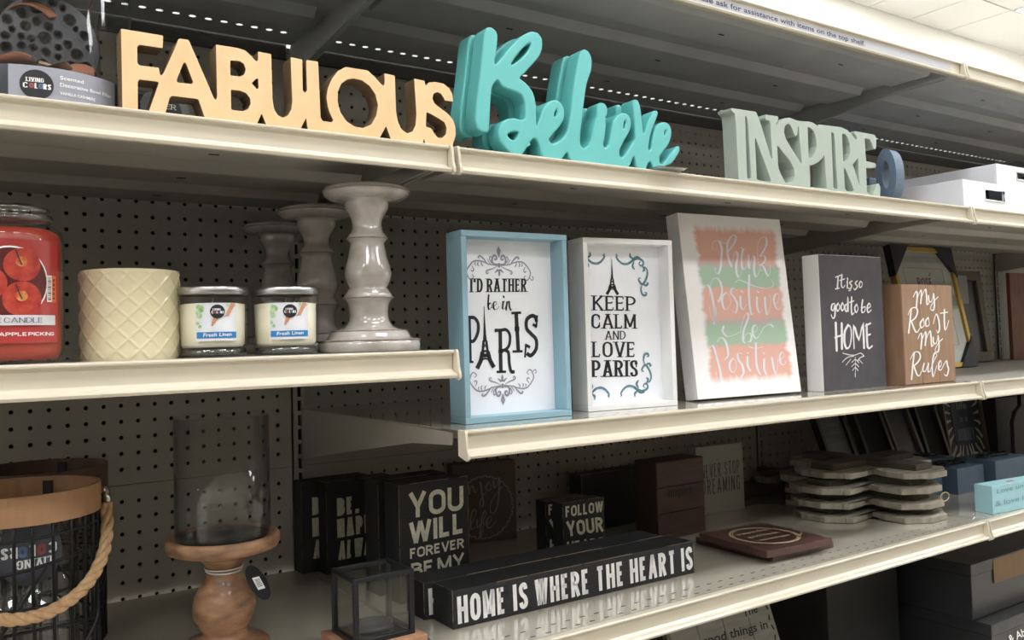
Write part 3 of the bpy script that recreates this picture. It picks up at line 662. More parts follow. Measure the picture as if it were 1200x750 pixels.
mb = MB(); block_text(mb, lambda a, b: fn(a, b, .0027), 'YANKEE CANDLE', V((-.040, .0411)), V((.0300, .0411)), V((-.040, .0460)), .17, .45, True, .14, .35); mb.build('name_lettering', mat('plum_ink', (84, 74, 96), .5), t)
mb = MB(); block_text(mb, lambda a, b: fn(a, b, .0012), 'LEAVES & APPLE PICKING', V((-.044, .0280)), V((.045, .0280)), V((-.044, .0315)), .22, .8, False, .14, .35); mb.build('scent_lettering', WHITEINK, t)
mb = MB(); patch(mb, fn, .036, .0475, .062, .089, .0014, 4); mb.build('price_sticker', mat('sticker_white', (226, 222, 214), .5), t)
mb = MB(); patch(mb, fn, .042, .0475, .062, .089, .0017, 4); mb.build('sticker_band', mat('sticker_orange', (226, 100, 40), .5), t)
mb = MB()
for k in range(12): patch(mb, fn, .037, .0408, .064+k*.002, .064+k*.002+(.0006 if k % 3 else .0012), .0018, 2)
for k in range(5): patch(mb, fn, .0434, .0452, .0645+k*.0046, .0645+k*.0046+.0028, .0019, 2)
mb.build('barcode', BK, t)
# quilted cream pot
c = Vector((-.3585, .115, zB)); R0, Hh = .0518, .0985
CREAM = mat('cream_glaze', (220, 210, 174), .16, var=.02, coat=.7)
t = thing('quilted_pot', c, 'cream glazed ceramic candle pot with a raised diamond pattern', 'candle pot')
vs = []; fs = []; NA, NZ = 224, 96; rows = 4.3
for j in range(NZ+1):
    z = Hh*j/NZ
    for i in range(NA):
        a = 2*math.pi*i/NA; s_ = a/(2*math.pi)*14; q = z/Hh*rows
        d1 = abs(((s_+q) % 1)-.5); d2 = abs(((s_-q) % 1)-.5); d = .5-max(d1, d2)
        bump = .0010*math.exp(-(d/.04)**2)+.0003*(1-min(1, d/.5))**2
        e = min(z, Hh-z); bump *= min(1, e/.004); rr = R0-.0012*(1-min(1, z/.008))+bump-(.0012 if Hh-z < .0035 else 0)+(.0014 if Hh-z < .004 else 0)
        vs.append((c.x+rr*math.cos(a), c.y+rr*math.sin(a), c.z+z))
for j in range(NZ):
    for i in range(NA): k = (i+1) % NA; fs.append((j*NA+i, j*NA+k, (j+1)*NA+k, (j+1)*NA+i))
mb = MB().add(vs, fs, True); mb.lathe([(R0, Hh), (R0-.002, Hh+.0008), (R0-.005, Hh-.001), (R0-.006, Hh-.02), (0, Hh-.02)], c, 60); mb.build('pot', CREAM, t)
MB().lathe([(0, 0), (R0-.004, 0), (R0-.001, .001)], c, 48).build('foot', CREAM, t)
MB().lathe([(0, Hh-.018), (R0-.0065, Hh-.018)], c, 40).build('wax', mat('cream_wax', (232, 224, 196), .5), t)
# linen candles
LID = mat('brushed_steel', (176, 176, 178), .3, 1., var=.05, scale=20, stretch=(1, 1, 30))
WAXC = mat('ivory_wax', (236, 230, 208), .45, var=.02)
def linen(c, label):
    c = Vector(c); t = thing('linen_candle', c, label, 'candle', 'lidded glass linen candles'); r = .0385
    MB().lathe([(0, 0), (r-.004, 0), (r-.0005, .002), (r-.001, .010), (r, .02), (r+.0005, .0705)], c, 48).build('glass', clear('tumbler_glass', (.98, .985, .98), .03, .02), t)
    MB().lathe([(0, .0015), (r-.003, .0015), (r-.003, .0095), (0, .0105)], c, 40).build('glass_foot', clear('foot_glass', (.72, .78, .74), .15, .05), t)
    MB().lathe([(0, .0115), (r-.006, .0115), (r-.0035, .015), (r-.0025, .0605), (r-.006, .0612), (0, .0610)], c, 48).build('wax', WAXC, t)
    MB().tube([c+Vector((0, 0, .061)), c+Vector((.001, 0, .069))], .0007, 6).build('wick', WHITEINK, t)
    MB().lathe([(r-.004, .0710), (r+.0006, .0710), (r+.0016, .0722), (r+.0016, .0785), (r+.0003, .0800), (0, .0804)], c, 56).build('metal_lid', LID, t)
    a0 = math.atan2(EYE.y-c.y, EYE.x-c.x)-rad(2); fn = cyl_fn(c, r, a0); s0, s1, z0, z1 = -.0165, .0285, .0185, .0610
    mb = MB(); patch(mb, fn, s0, s1, z0, z1, .0006, 14); mb.build('label', mat('linen_photo', (206, 208, 216), .45, c2=(224, 224, 230), scale=40), t)
    G_ = mat('leaf_green', (120, 168, 96), .5, c2=(190, 212, 176), scale=200)
    for s_, z_, q in ((-.0135, .0565, .0028), (-.0112, .0545, .0042), (-.0138, .0500, .0028), (-.0125, .0465, .0030), (-.0145, .0385, .0020), (-.0120, .0345, .0020), (.018, .0585, .0022), (.0235, .0575, .0022)):
        mb = MB(); disc(mb, fn, s_, z_, q, .0009, 14); mb.build('printed_leaf', G_, t)
    mb = MB(); ribbon(mb, [Vector(q) for q in ((-.0150, .0275), (.002, .0375), (.0165, .0470), (.0275, .0590))], .0006, lambda a, b: fn(a, b, .0010)); mb.build('printed_line', mat('line_brown', (120, 92, 76), .6), t)
    PEG = mat('peg_tan', (196, 140, 104), .6)
    mb = MB()
    for q in (((.001, .036), (.0045, .050)), ((.002, .038), (.008, .047)), ((.0165, .048), (.0225, .0605)), ((.0180, .047), (.0250, .0600))): ribbon(mb, [Vector(k) for k in q], .0022, lambda a, b: fn(a, b, .0012))
    mb.build('printed_pegs', PEG, t)
    logo(fn, .0065, .0512, .0078, t, .0015)
    mb = MB(); patch(mb, fn, s0+.001, s1-.0006, .0215, .0285, .0010, 14); mb.build('name_band', mat('band_blue', (34, 118, 178), .4), t)
    mb = MB(); font_text(mb, lambda a, b: fn(a, b, .0014), 'Fresh Linen', V((-.0085, .0233)), V((.0215, .0238)), V((-.0085, .0275)), .18); font_text(mb, lambda a, b: fn(a, b, .0013), 'scented candle', V((-.001, .0195)), V((.0165, .0197)), V((-.001, .0210))); mb.build('lettering', WHITEINK, t)
    return t
linen((-.2745, .092, zB), 'linen candle in lidded glass, next to the cream pot')
linen((-.1905, .085, zB), 'linen candle in lidded glass, next to the grey ceramic holders')
# ceramic pedestal holders
GLAZE = mat('grey_crackle_glaze', (150, 142, 136), .18, c2=(186, 180, 174), scale=28, coat=.9, bump=.12, bscale=70, detail=6)
WEAR = mat('brown_worn_glaze', (104, 84, 76), .3, c2=(150, 136, 128), scale=60, coat=.5)
k_ = .000371
pz = [(0, 618), (168, 620), (173, 614), (175, 600), (174, 585), (168, 578), (146, 574), (140, 566), (134, 552), (120, 546), (98, 540), (80, 530), (70, 515), (66, 495), (67, 470), (72, 452), (82, 440), (84, 432), (78, 420), (70, 408), (64, 400), (72, 385), (79, 365), (80, 350), (76, 325), (67, 295), (60, 262), (57, 248), (64, 240), (70, 232), (69, 224), (60, 214), (52, 200), (50, 182), (53, 165), (62, 148), (73, 130), (76, 112), (74, 102), (96, 100), (126, 94), (143, 84), (148, 72), (146, 62), (138, 56), (118, 55), (108, 60), (0, 60)]
prof = [(r*k_, (620-z)*k_) for r, z in pz]
t = thing('pedestal_holder', (-.0815, .0852, zB), 'front grey glazed ceramic pedestal holder, tallest looking, at shelf edge', 'candle holder', 'grey glazed ceramic pedestal holders')
MB().lathe(prof, (-.0815, .0852, zB), 56).build('body', GLAZE, t)
for zz, rr in ((72, 148.5), (232, 70.5), (436, 84.5), (580, 173), (548, 128)):
    cc = Vector((-.0815, .0852, zB+(620-zz)*k_)); MB().tube([cc+Vector((rr*k_*math.cos(2*math.pi*i/48), rr*k_*math.sin(2*math.pi*i/48), 0)) for i in range(48)], .0009, 6, True).build('worn_rim', WEAR, t)
for (u, v, dd), lab in (((373, 395, 1.255), 'middle grey glazed ceramic pedestal holder, half behind the front one'), ((335, 392, 1.42), 'rear grey glazed ceramic pedestal holder, deepest in the shelf')):
    q = EYE+ray(u, v)*dd; q.x -= .012 if dd > 1.3 else 0; copy_tree(t, Vector((q.x, q.y, zB)), lab, rz=1.3)
# ================================================================== SIGNS
def box_sign(name, z, fl, fr, top_v, depth, label, cat='sign', material=BLACK, bevel=.0012, face_mat=None, height=None, group=None, edges=None, width=None):
    """block sign standing on plane z; fl/fr pixels of the front bottom corners, top_v the pixel height of the front left top corner"""
    a = az(*fl, z); b = az(*fr, z); ex = (b-a).normalized(); W = width or (b-a).length
    if abs(ex.y) < .13: pass
    n = Vector((-ex.y, ex.x, 0))
    lo, hi = z, z+1
    for _ in range(40):
        m = (lo+hi)/2; q = Vector((a.x, a.y, m))-EYE; v = PV-FPX*q.dot(UP)/q.dot(FW)
        if v > top_v: lo = m
        else: hi = m
    Hh = height or (lo-z)
    t = thing(name, (a.x, a.y, z), label, cat, group); a.z = z+.0002
    MB().obox(a, ex*W, n*depth, Vector((0, 0, Hh))).build('block', material, t, bevel=bevel)
    if face_mat: MB().obox(a-n*.0006+Vector((0, 0, .0008))+ex*.0008, ex*(W-.0016), n*.0006, Vector((0, 0, Hh-.0016))).build('face', face_mat, t)
    if edges:
        A = a-n*.0003; B = A+ex*W; u = Vector((0, 0, Hh))
        r = random.Random(len(label)); mb = MB()
        for P, Q in ((A, B), (A+u, B+u), (A, A+u), (B, B+u), (A+u, A+u+n*depth)):
            d = Q-P; k = 0.
            while k < 1:
                l_ = r.uniform(.05, .16); 
                if r.random() < .8: mb.tube([P+d*k, P+d*min(1, k+l_)], r.uniform(.0003, .0007), 5)
                k += l_*r.uniform(1, 1.15)
        mb.build('worn_edge', edges, t, kind='stuff')
    f = Face(a-n*(.0008 if face_mat else 0), ex, (0, 0, 1)); t['w'] = 0; del t['w']
    return t, f, W, Hh
def text_px(face, mb, text, bl, br, tl, off=.0005, **k):
    block_text(mb, lambda a, b: face.p(a, b, off), text, face.px(*bl), face.px(*br), face.px(*tl), **k)
def ftext_px(face, mb, text, bl, br, tl, off=.0005, slant=0.):
    font_text(mb, lambda a, b: face.p(a, b, off), text, face.px(*bl), face.px(*br), face.px(*tl), slant)
def shadow_box(z, fl, fr, top_v, depth, frame_m, label, fw, inset):
    a = az(*fl, z); b = az(*fr, z); ex = (b-a).normalized(); W = (b-a).length; n = Vector((-ex.y, ex.x, 0)); u = Vector((0, 0, 1))
    lo, hi = z, z+1
    for _ in range(40):
        m = (lo+hi)/2; q = Vector((a.x, a.y, m))-EYE; v = PV-FPX*q.dot(UP)/q.dot(FW)
        if v > top_v: lo = m
        else: hi = m
    Hh = lo-z; t = thing('shadow_box_sign', (a.x, a.y, z), label, 'sign'); a.z = z+.0002
    for o, w_, h_ in ((a, W, fw), (a+u*(Hh-fw), W, fw), (a+u*fw, fw, Hh-2*fw), (a+u*fw+ex*(W-fw), fw, Hh-2*fw)):
        MB().obox(o, ex*w_, n*depth, u*h_).build('frame_board', frame_m, t, bevel=.0007, seg=1)
    MB().obox(a+n*inset+ex*fw+u*fw, ex*(W-2*fw), n*.003, u*(Hh-2*fw)).build('printed_panel', PAPER, t)
    return t, Face(a+n*inset, ex, (0, 0, 1)), W, Hh
# ---- blue Paris shadow box
BLUE = mat('powder_blue_paint', (134, 168, 182), .5, var=.02, scale=10)
t, f, W, Hh = shadow_box(zC, (546, 498), (670.5, 487), 269, .043, BLUE, 'powder blue shadow box sign about Paris, at the left end of its shelf', .0085, .030)
mb = MB()
text_px(f, mb, "I'D RATHER", (551, 342.5), (617, 342), (551, 326.4), t=.175, lo=.6, serif=True, gap=.10, space=.34)
Zb = zt(510, 260, 5.36)
fn = lambda a, b: f.p(a, b, .0005)
brush(mb, f.px, [Zb(s) for s in ([(335, 460), (331, 520), (338, 552), (354, 530), (346, 508), (334, 522)], [(352, 540), (366, 532), (384, 515), (378, 500), (364, 515), (370, 550), (392, 545), (400, 530)], [(420, 520), (427, 498), (422, 545), (438, 540), (450, 500), (444, 552)], [(444, 530), (462, 498), (465, 530), (474, 556), (482, 548)], [(428, 468), (430, 474)])], .0007, .0028, fn)
mb.build('lettering', INK, t)
Zc = zt(510, 370, 5.77)
def chunk(mb, f, pts, w_, sm=True, off=.0005):
    pts = catmull(pts, 5) if sm and len(pts) > 2 else pts
    q = [f.px(*q) for q in pts]; q = [a for a in q if a.x > .0087+w_*.2]
    ribbon(mb, q, w_*1.32, lambda a, b: f.p(a, b, off), False)
mb = MB(); px1 = .00108
for s_, w_, sm in (([(226, 0), (234, 312)], 4.2, 0), ([(228, 14), (262, 14), (288, 50), (288, 110), (262, 168), (234, 172)], 3.4, 1), ([(205, 314), (258, 312)], 2.2, 0),
                   ([(438, 95), (443, 385)], 4.2, 0), ([(404, 98), (440, 99), (478, 95), (503, 130), (500, 195), (475, 228), (440, 236)], 3.2, 1), ([(470, 232), (494, 250), (500, 320), (512, 375), (536, 378)], 3.4, 1), ([(414, 380), (478, 378)], 2.4, 0), ([(426, 240), (458, 240)], 3.6, 0), ([(405, 92), (406, 112)], 1.8, 0),
                   ([(536, 90), (568, 90)], 4.4, 0), ([(522, 242), (590, 240)], 2.4, 0)):
    chunk(mb, f, Zc(s_), w_*px1, sm)
chunk(mb, f, [(604.6, 366), (607.2, 411)], 4.4*px1); chunk(mb, f, [(599, 367), (610.5, 366.4)], 2.6*px1)
chunk(mb, f, [(628.5, 377), (627, 371.5), (622.5, 370.3), (617, 375), (617, 385), (622, 391), (628, 398), (628, 409), (622, 416.5), (617, 414)], 4.0*px1)
chunk(mb, f, [(629.3, 369.5), (628.2, 383)], 2.2*px1); chunk(mb, f, [(616, 405), (615, 419)], 2.2*px1)
chunk(mb, f, [(624, 380), (629, 383)], 3*px1); chunk(mb, f, [(615, 404), (621, 407)], 3*px1)
def tower(mb, f, tip, bl, br, off=.0006):
    T = f.px(*tip); Lb = f.px(*bl); Rb = f.px(*br); mid = (Lb+Rb)/2; h = (T-mid); w_ = (Rb-Lb).length; ex = (Rb-Lb).normalized(); ez = h
    P = lambda x, y: mid+ex*(x*w_/2)+ez*y
    fn = lambda a, b: f.p(a, b, off)
    prof = [(0, 1), (.035, .97), (.04, .88), (.09, .7), (.13, .55), (.2, .42)]
    pl = [P(-x, y) for x, y in prof]+[P(x, y) for x, y in prof[::-1][:-1]]
    mb.add([fn(*q) for q in pl], [tuple(range(len(pl)))])
    for sx in (-1, 1):
        ribbon(mb, [P(sx*.14, .43), P(sx*.24, .27)], w_*.115, fn, False); ribbon(mb, [P(sx*.27, .26), P(sx*.46, .12), P(sx*.84, 0)], lambda i, d: w_*(.19, .2, .2)[i], fn, False)
    for y, hw, th in ((.43, .24, .02), (.27, .38, .035), (.2, .44, .06)): ribbon(mb, [P(-hw, y), P(hw, y)], h.length*th, fn, False)
    ribbon(mb, [P(-.62*math.cos(a), .02+.13*math.sin(a)) for a in [math.pi*k/10 for k in range(11)]], h.length*.028, fn, False)
    ribbon(mb, [P(-.2, .3), P(.2, .42)], w_*.03, fn, False); ribbon(mb, [P(.2, .3), P(-.2, .42)], w_*.03, fn, False)
tower(mb, f, (567, 358), (557, 432), (580.5, 430.5))
mb.build('big_lettering', INK, t)
orn = [([(0, 20), (40, 12), (85, 6), (125, -8), (170, -18), (215, -12), (250, 20), (275, 60), (262, 105), (240, 120), (218, 100), (232, 85)], 1.6, 3.2),
       ([(20, 22), (60, 40), (100, 52), (112, 66), (100, 76), (92, 62)], 1.2, 3.4), ([(95, 10), (120, -20), (145, -45), (165, -52), (176, -42), (164, -34)], 1.4, 4.4),
       ([(60, 0), (80, -30), (72, -52), (60, -44)], 1.2, 3), ([(70, 6), (92, -18), (98, -34)], 1, 2), ([(150, -14), (150, 8), (136, 20)], 1, 3), ([(175, -16), (182, 10), (172, 22)], 1, 3), ([(200, -12), (205, 8), (196, 16)], 1, 2.4),
       ([(232, 20), (216, 45), (226, 60), (240, 52)], 1.2, 3), ([(262, 95), (290, 120), (300, 98), (288, 90)], 1.2, 2.2),
       ([(4, 4), (18, 6), (48, 2), (60, -26), (44, -58), (24, -54), (20, -34), (34, -28), (38, -38)], 2.6, 5.2)]
def ornament(mb, f, c, s_, flip, off=.0005, k=1.0):
    C = f.px(*c)
    for pts, a_, b_ in orn:
        cu_ = catmull(pts, 5); n_ = len(cu_)
        for m in (1, -1):
            q = [C+Vector((x*m*s_, y*flip*s_)) for x, y in cu_]
            q = [a for a in q if .0095 < a.x < W-.0095]
            ribbon(mb, q, lambda i, d: s_*k*3.3*(a_+(b_-a_)*math.sin(math.pi*min(1, i/(n_-1)*1.0))), lambda a, b: f.p(a, b, off))
    for pts, w_ in (([(0, -52), (0, -95), (0, -128)], (6, 17, 1)), ([(0, 48), (0, 75), (0, 92)], (6, 9, 3)), ([(-36, 66), (-12, 46), (0, 56)], (3, 8, 6)), ([(36, 66), (12, 46), (0, 56)], (3, 8, 6)), ([(0, 4), (0, 20)], (9, 9))):
        ribbon(mb, [C+Vector((x*s_, y*flip*s_)) for x, y in pts], lambda i, d: s_*w_[i]*2.2, lambda a, b: f.p(a, b, off))
sc_ = .0001925
mb = MB(); ornament(mb, f, (588.8, 454), sc_, 1); ornament(mb, f, (584.5, 309), sc_, -1); mb.build('scroll_print', GREYINK, t, kind='stuff')
# ---- white Paris shadow box
t, f, W, Hh = shadow_box(zC, (689.5, 483), (794.5, 475), 278, .045, WHITE, 'white shadow box sign reading Keep calm and love Paris', .0085, .026)
mb = MB()
for tx, bl, br, tl, th in (('KEEP', (694.6, 363.7), (745, 364.4), (694.4, 346.3), .2), ('CALM', (692.6, 385), (745, 385.2), (692.4, 367.8), .2), ('AND', (709, 398), (733, 397.6), (709, 388), .19), ('LOVE', (694.2, 418.6), (744.2, 418.4), (694, 400.4), .2), ('PARIS', (693.4, 441.8), (747.5, 441.2), (693.2, 422.2), .22)):
    text_px(f, mb, tx, bl, br, tl, t=th*.95, lo=.5, serif=True, gap=.14)
tower(mb, f, (716.6, 303), (709.5, 345), (725.3, 345.3))
mb.build('lettering', INK, t)
Zd = zt(665, 270, 6.815); mb = MB()
cs = [[(385, 190), (395, 200), (388, 212), (410, 245), (445, 268), (485, 265), (520, 240), (560, 225), (600, 245), (602, 275), (582, 282), (570, 262), (582, 250)], [(498, 182), (500, 210), (525, 228)], [(535, 312), (518, 285), (530, 250)], [(500, 262), (515, 240), (545, 215), (575, 215)], [(595, 290), (625, 300), (637, 340), (625, 390), (598, 430), (572, 405), (568, 385), (582, 380)], [(595, 430), (586, 470), (598, 512), (622, 518), (628, 500), (615, 495)], [(600, 430), (625, 440), (640, 425), (632, 416)], [(600, 330), (612, 312), (600, 296)], [(575, 445), (590, 450)]]
cen = f.px(0, 0); midb = Hh/2
def mir(mb, S_, fx, fy, cx):
    for s_ in S_:
        q = [f.px(*a) for a in catmull(Zd(s_), 5)]
        q = [Vector((2*cx-a.x if fx else a.x, 2*cyb-a.y if fy else a.y)) for a in q]; q = [a for a in q if .0095 < a.x < W-.0095]; n_ = len(q)
        if n_ < 3: continue
        ribbon(mb, q, lambda i, d: .0014+.0026*math.sin(math.pi*i/(n_-1)), lambda a, b: f.p(a, b, .0005))
cx_ = f.px(716, 330).x; cyb = (f.px(716, 300).y+f.px(716, 463).y)/2
for fx in (0, 1):
    for fy in (0, 1): mir(mb, cs if not fx else cs[:5], fx, fy, cx_)
mb.build('scroll_print', TEALINK, t, kind='stuff')
# ---- Think Positive canvas, leaning slightly back
a = az(818, 471, zC); b = az(939, 461, zC); ex = (b-a).normalized(); n = Vector((-ex.y, ex.x, 0)); W = (b-a).length
lean = rad(6.0); up = (Vector((0, 0, 1))*math.cos(lean)+n*math.sin(lean)); nn = up.cross(ex)*-1
nn = (n*math.cos(lean)-Vector((0, 0, 1))*math.sin(lean))
Hh = .318; dp = .030
t = thing('canvas_sign', (a.x, a.y, zC), 'tall canvas with coral and mint stripes, Think positive be positive', 'sign')
a.z = zC+.0004+dp*math.sin(lean); f = Face(a, ex, up)
def canvas_mat():
    m = mat('canvas_stripes', (234, 232, 230), .65, var=.01); N = m.node_tree.nodes; L = m.node_tree.links; b_ = N['Principled BSDF']
    tc = N.new('ShaderNodeTexCoord'); sp = N.new('ShaderNodeSeparateXYZ'); L.new(tc.outputs['UV'], sp.inputs[0])
    nz = N.new('ShaderNodeTexNoise'); nz.inputs['Scale'].default_value = 7; nz.inputs['Detail'].default_value = 5; nz.inputs['Roughness'].default_value = .7; L.new(tc.outputs['UV'], nz.inputs['Vector'])
    mp = N.new('ShaderNodeMapping'); mp.inputs['Scale'].default_value = (22, 5, 1); L.new(tc.outputs['UV'], mp.inputs[0])
    n2 = N.new('ShaderNodeTexNoise'); n2.inputs['Scale'].default_value = 1; L.new(mp.outputs[0], n2.inputs['Vector'])
    n3 = N.new('ShaderNodeTexNoise'); n3.inputs['Scale'].default_value = 1; n3.inputs['Detail'].default_value = 6; mp3 = N.new('ShaderNodeMapping'); mp3.inputs['Scale'].default_value = (5, 26, 1); L.new(tc.outputs['UV'], mp3.inputs[0]); L.new(mp3.outputs[0], n3.inputs['Vector'])
    def M(op, *ins, clamp=False):
        k = N.new('ShaderNodeMath'); k.operation = op; k.use_clamp = clamp
        for i, v in enumerate(ins):
            if isinstance(v, (int, float)): k.inputs[i].default_value = v
            else: L.new(v, k.inputs[i])
        return k.outputs[0]
    x, y = sp.outputs[0], sp.outputs[1]
    wob = M('MULTIPLY', M('SUBTRACT', nz.outputs['Fac'], .5), .08)
    yy = M('ADD', y, wob); 
    # distance inside the painted area
    xe = M('MINIMUM', M('SUBTRACT', x, M('ADD', .07, M('MULTIPLY', n3.outputs['Fac'], .09))), M('SUBTRACT', M('ADD', .90, M('MULTIPLY', n3.outputs['Fac'], .09)), x))
    sc = M('ABSOLUTE', M('SINE', M('MULTIPLY', M('SUBTRACT', y, .08), math.pi/.172)))
    xe = M('SUBTRACT', xe, M('MULTIPLY', M('SUBTRACT', 1.0, M('POWER', sc, .35)), .035))
    ye = M('MINIMUM', M('SUBTRACT', y, M('ADD', .045, M('MULTIPLY', n2.outputs['Fac'], .06))), M('SUBTRACT', M('ADD', .915, M('MULTIPLY', n2.outputs['Fac'], .05)), y))
    ins = M('MULTIPLY', M('MINIMUM', xe, ye), 26.0, clamp=True)
    cr = N.new('ShaderNodeValToRGB'); L.new(yy, cr.inputs[0]); cr.color_ramp.interpolation = 'LINEAR'
    co, mi, gy = rgb((220, 172, 158)), rgb((164, 190, 168)), rgb((192, 174, 172)); el = cr.color_ramp.elements
    el[0].position = 0; el[0].color = co; el[1].position = 1; el[1].color = co
    for p_, c_ in ((.268, co), (.288, mi), (.385, mi), (.408, gy), (.435, co), (.585, co), (.605, mi), (.70, mi), (.722, gy), (.75, co)):
        e = el.new(p_); e.color = c_
    mx = N.new('ShaderNodeMix'); mx.data_type = 'RGBA'; L.new(ins, mx.inputs[0]); mx.inputs[6].default_value = rgb((238, 236, 236)); L.new(cr.outputs[0], mx.inputs[7])
    L.new(mx.outputs[2], b_.inputs['Base Color']); return m
MB().obox(a, ex*W, nn*dp, up*Hh).build('stretched_canvas', mat('canvas_white', (230, 230, 230), .7, bump=.1, bscale=1500), t, bevel=.0012)
o = MB().add([f.p(.0005, .0005, .0004), f.p(W-.0005, .0005, .0004), f.p(W-.0005, Hh-.0005, .0004), f.p(.0005, Hh-.0005, .0004)], [(0, 1, 2, 3)]).build('painted_front', canvas_mat(), t)
uv = o.data.uv_layers.new(); 
for li, c_ in enumerate(((0, 0), (1, 0), (1, 1), (0, 1))):
    pass
for lp in o.data.loops:
    co_ = o.data.vertices[lp.vertex_index].co+a*0; q = co_+Vector(t.location)-f.o; uv.data[lp.index].uv = (q.dot(f.ex)/W, q.dot(f.ez)/Hh)
Zt = zt(780, 245, 6.25); Zu = zt(780, 355, 6.0)
SILV = mat('silver_foil_paint', (222, 222, 230), .35, 0, var=.03, coat=.3); fn = lambda a, b: f.p(a, b, .0010)
mb = MB()
brush(mb, f.px, [Zt(s) for s in (
 [(352, 300), (338, 270), (350, 240), (378, 232), (412, 246), (440, 254)], [(392, 240), (408, 290), (405, 370), (398, 440), (380, 475), (360, 458), (362, 432)],
 [(440, 256), (465, 225), (490, 190), (512, 208), (500, 250), (472, 290), (455, 310)], [(488, 190), (458, 230), (448, 300), (460, 370), (478, 418)], [(478, 418), (490, 370), (498, 330), (513, 310), (526, 345), (515, 400), (516, 460), (530, 500), (546, 480), (556, 445)],
 [(562, 305), (552, 365), (558, 430), (575, 442), (592, 415), (603, 380)], [(552, 283), (572, 299)],
 [(606, 345), (604, 395), (610, 430)], [(608, 430), (622, 390), (636, 345), (648, 360), (645, 410), (645, 455), (657, 497), (674, 480), (686, 440)],
 [(700, 455), (678, 400), (670, 340), (674, 250), (700, 210), (732, 214), (736, 260), (712, 310), (690, 345)], [(690, 350), (718, 342), (728, 372), (706, 402), (692, 410), (714, 425), (735, 470), (750, 492), (763, 460), (765, 412)],
 [(508, 540), (530, 520), (570, 532), (640, 562), (710, 580), (765, 575), (787, 550), (770, 515)],
 [(268, 608), (282, 570), (306, 558), (328, 600), (345, 680), (355, 760), (350, 840)], [(318, 640), (322, 570), (345, 515), (370, 506), (398, 538), (410, 600), (398, 650), (382, 682), (372, 662)],
 [(440, 612), (415, 640), (412, 690), (430, 735), (458, 722), (475, 680), (462, 632), (438, 610)], [(525, 598), (490, 578), (475, 612), (500, 650), (522, 700), (510, 760), (488, 745)],
 [(545, 645), (546, 705), (565, 735), (592, 695)], [(548, 597), (564, 608)], [(610, 488), (606, 600), (612, 700), (625, 770), (645, 760)], [(666, 650), (668, 720), (686, 760), (705, 735)], [(668, 602), (682, 612)],
 [(725, 650), (728, 720), (742, 775), (762, 720), (768, 655), (755, 630)], [(800, 700), (822, 670), (826, 628), (805, 622), (790, 660), (800, 712), (828, 736), (850, 700), (858, 650)])], .0010, .0052, fn)
brush(mb, f.px, [Zu(s) for s in (
 [(348, 40), (348, 80), (335, 125), (318, 100), (305, 30)],
 [(405, 168), (398, 200), (430, 235), (480, 225), (522, 204)], [(522, 204), (545, 105), (568, 70), (580, 95), (562, 150), (545, 200), (542, 262), (552, 280)], [(548, 260), (562, 222), (585, 212), (602, 235), (590, 272), (572, 272)], [(606, 215), (640, 190), (632, 155), (612, 172), (610, 220), (638, 250), (665, 212), (690, 172), (728, 150), (752, 168)],
 [(298, 358), (315, 305), (335, 312), (360, 400), (384, 500), (380, 552), (362, 535), (352, 485)], [(358, 275), (385, 245), (412, 262), (430, 310), (436, 365), (415, 398)], [(470, 390), (448, 425), (450, 470), (475, 487), (496, 450), (490, 410), (466, 390)],
 [(532, 355), (505, 360), (510, 400), (536, 440), (545, 490), (528, 522)], [(572, 382), (574, 440), (592, 474)], [(572, 350), (580, 354)], [(632, 285), (632, 380), (642, 460), (662, 500)], [(582, 306), (630, 320), (682, 308)], [(690, 400), (690, 460), (702, 497)], [(684, 352), (692, 358)],
 [(745, 390), (755, 450), (770, 497), (787, 440), (785, 388)], [(798, 402), (830, 372), (816, 345), (800, 375), (805, 420), (828, 436), (848, 408)])], .0010, .0052, fn)
mb.build('lettering', SILV, t)
# ---- chalk black HOME sign
CHALK = mat('charcoal_print', (62, 60, 66), .6, c2=(72, 70, 76), scale=30)
t, f, W, Hh = box_sign('box_sign', zC, (965.5, 459.5), (1039, 453), 298, .036, 'charcoal faced white box sign, It is so good to be home', material=WHITE, face_mat=CHALK)
Zh = zt(930, 290, 4.28); fn = lambda a, b: f.p(a, b, .0006)
mb = MB()
brush(mb, f.px, [Zh(s) for s in ([(222, 146), (218, 206)], [(208, 150), (236, 139)], [(208, 208), (228, 204)], [(241, 138), (238, 188), (247, 202), (256, 190)], [(230, 166), (254, 158)], [(268, 170), (268, 202)], [(269, 156), (270, 160)], [(292, 168), (280, 178), (290, 192), (282, 207), (272, 202)], [(318, 168), (308, 180), (318, 196), (306, 212), (300, 205)], [(335, 170), (328, 182), (330, 200), (340, 196), (343, 178), (334, 170)], [(275, 216), (285, 215)],
 [(205, 282), (192, 286), (188, 308), (198, 316), (205, 290), (206, 340), (196, 356), (187, 338)], [(222, 280), (212, 300), (220, 320), (230, 300), (223, 281)], [(244, 278), (236, 298), (243, 318), (252, 298), (245, 279)], [(266, 284), (257, 292), (257, 312), (266, 318), (270, 250), (272, 318)], [(290, 250), (288, 300), (292, 336), (302, 326)], [(277, 276), (301, 268)], [(315, 285), (305, 302), (312, 326), (322, 308), (316, 286)], [(345, 264), (340, 300), (342, 326), (355, 320), (358, 298), (345, 302)], [(370, 306), (384, 296), (378, 280), (368, 298), (372, 326), (388, 314)])], .0022, .0042, fn)
brush(mb, f.px, [Zh(s) for s in ([(210, 380), (215, 515)], [(240, 383), (241, 506)], [(206, 452), (246, 438)], [(272, 390), (256, 420), (253, 468), (263, 505), (280, 495), (288, 450), (285, 402), (270, 388)], [(302, 506), (300, 390), (326, 462), (345, 384), (352, 502)], [(365, 388), (370, 500), (393, 494)], [(360, 392), (385, 380)], [(366, 442), (384, 435)])], .0035, .0062, fn, 3)
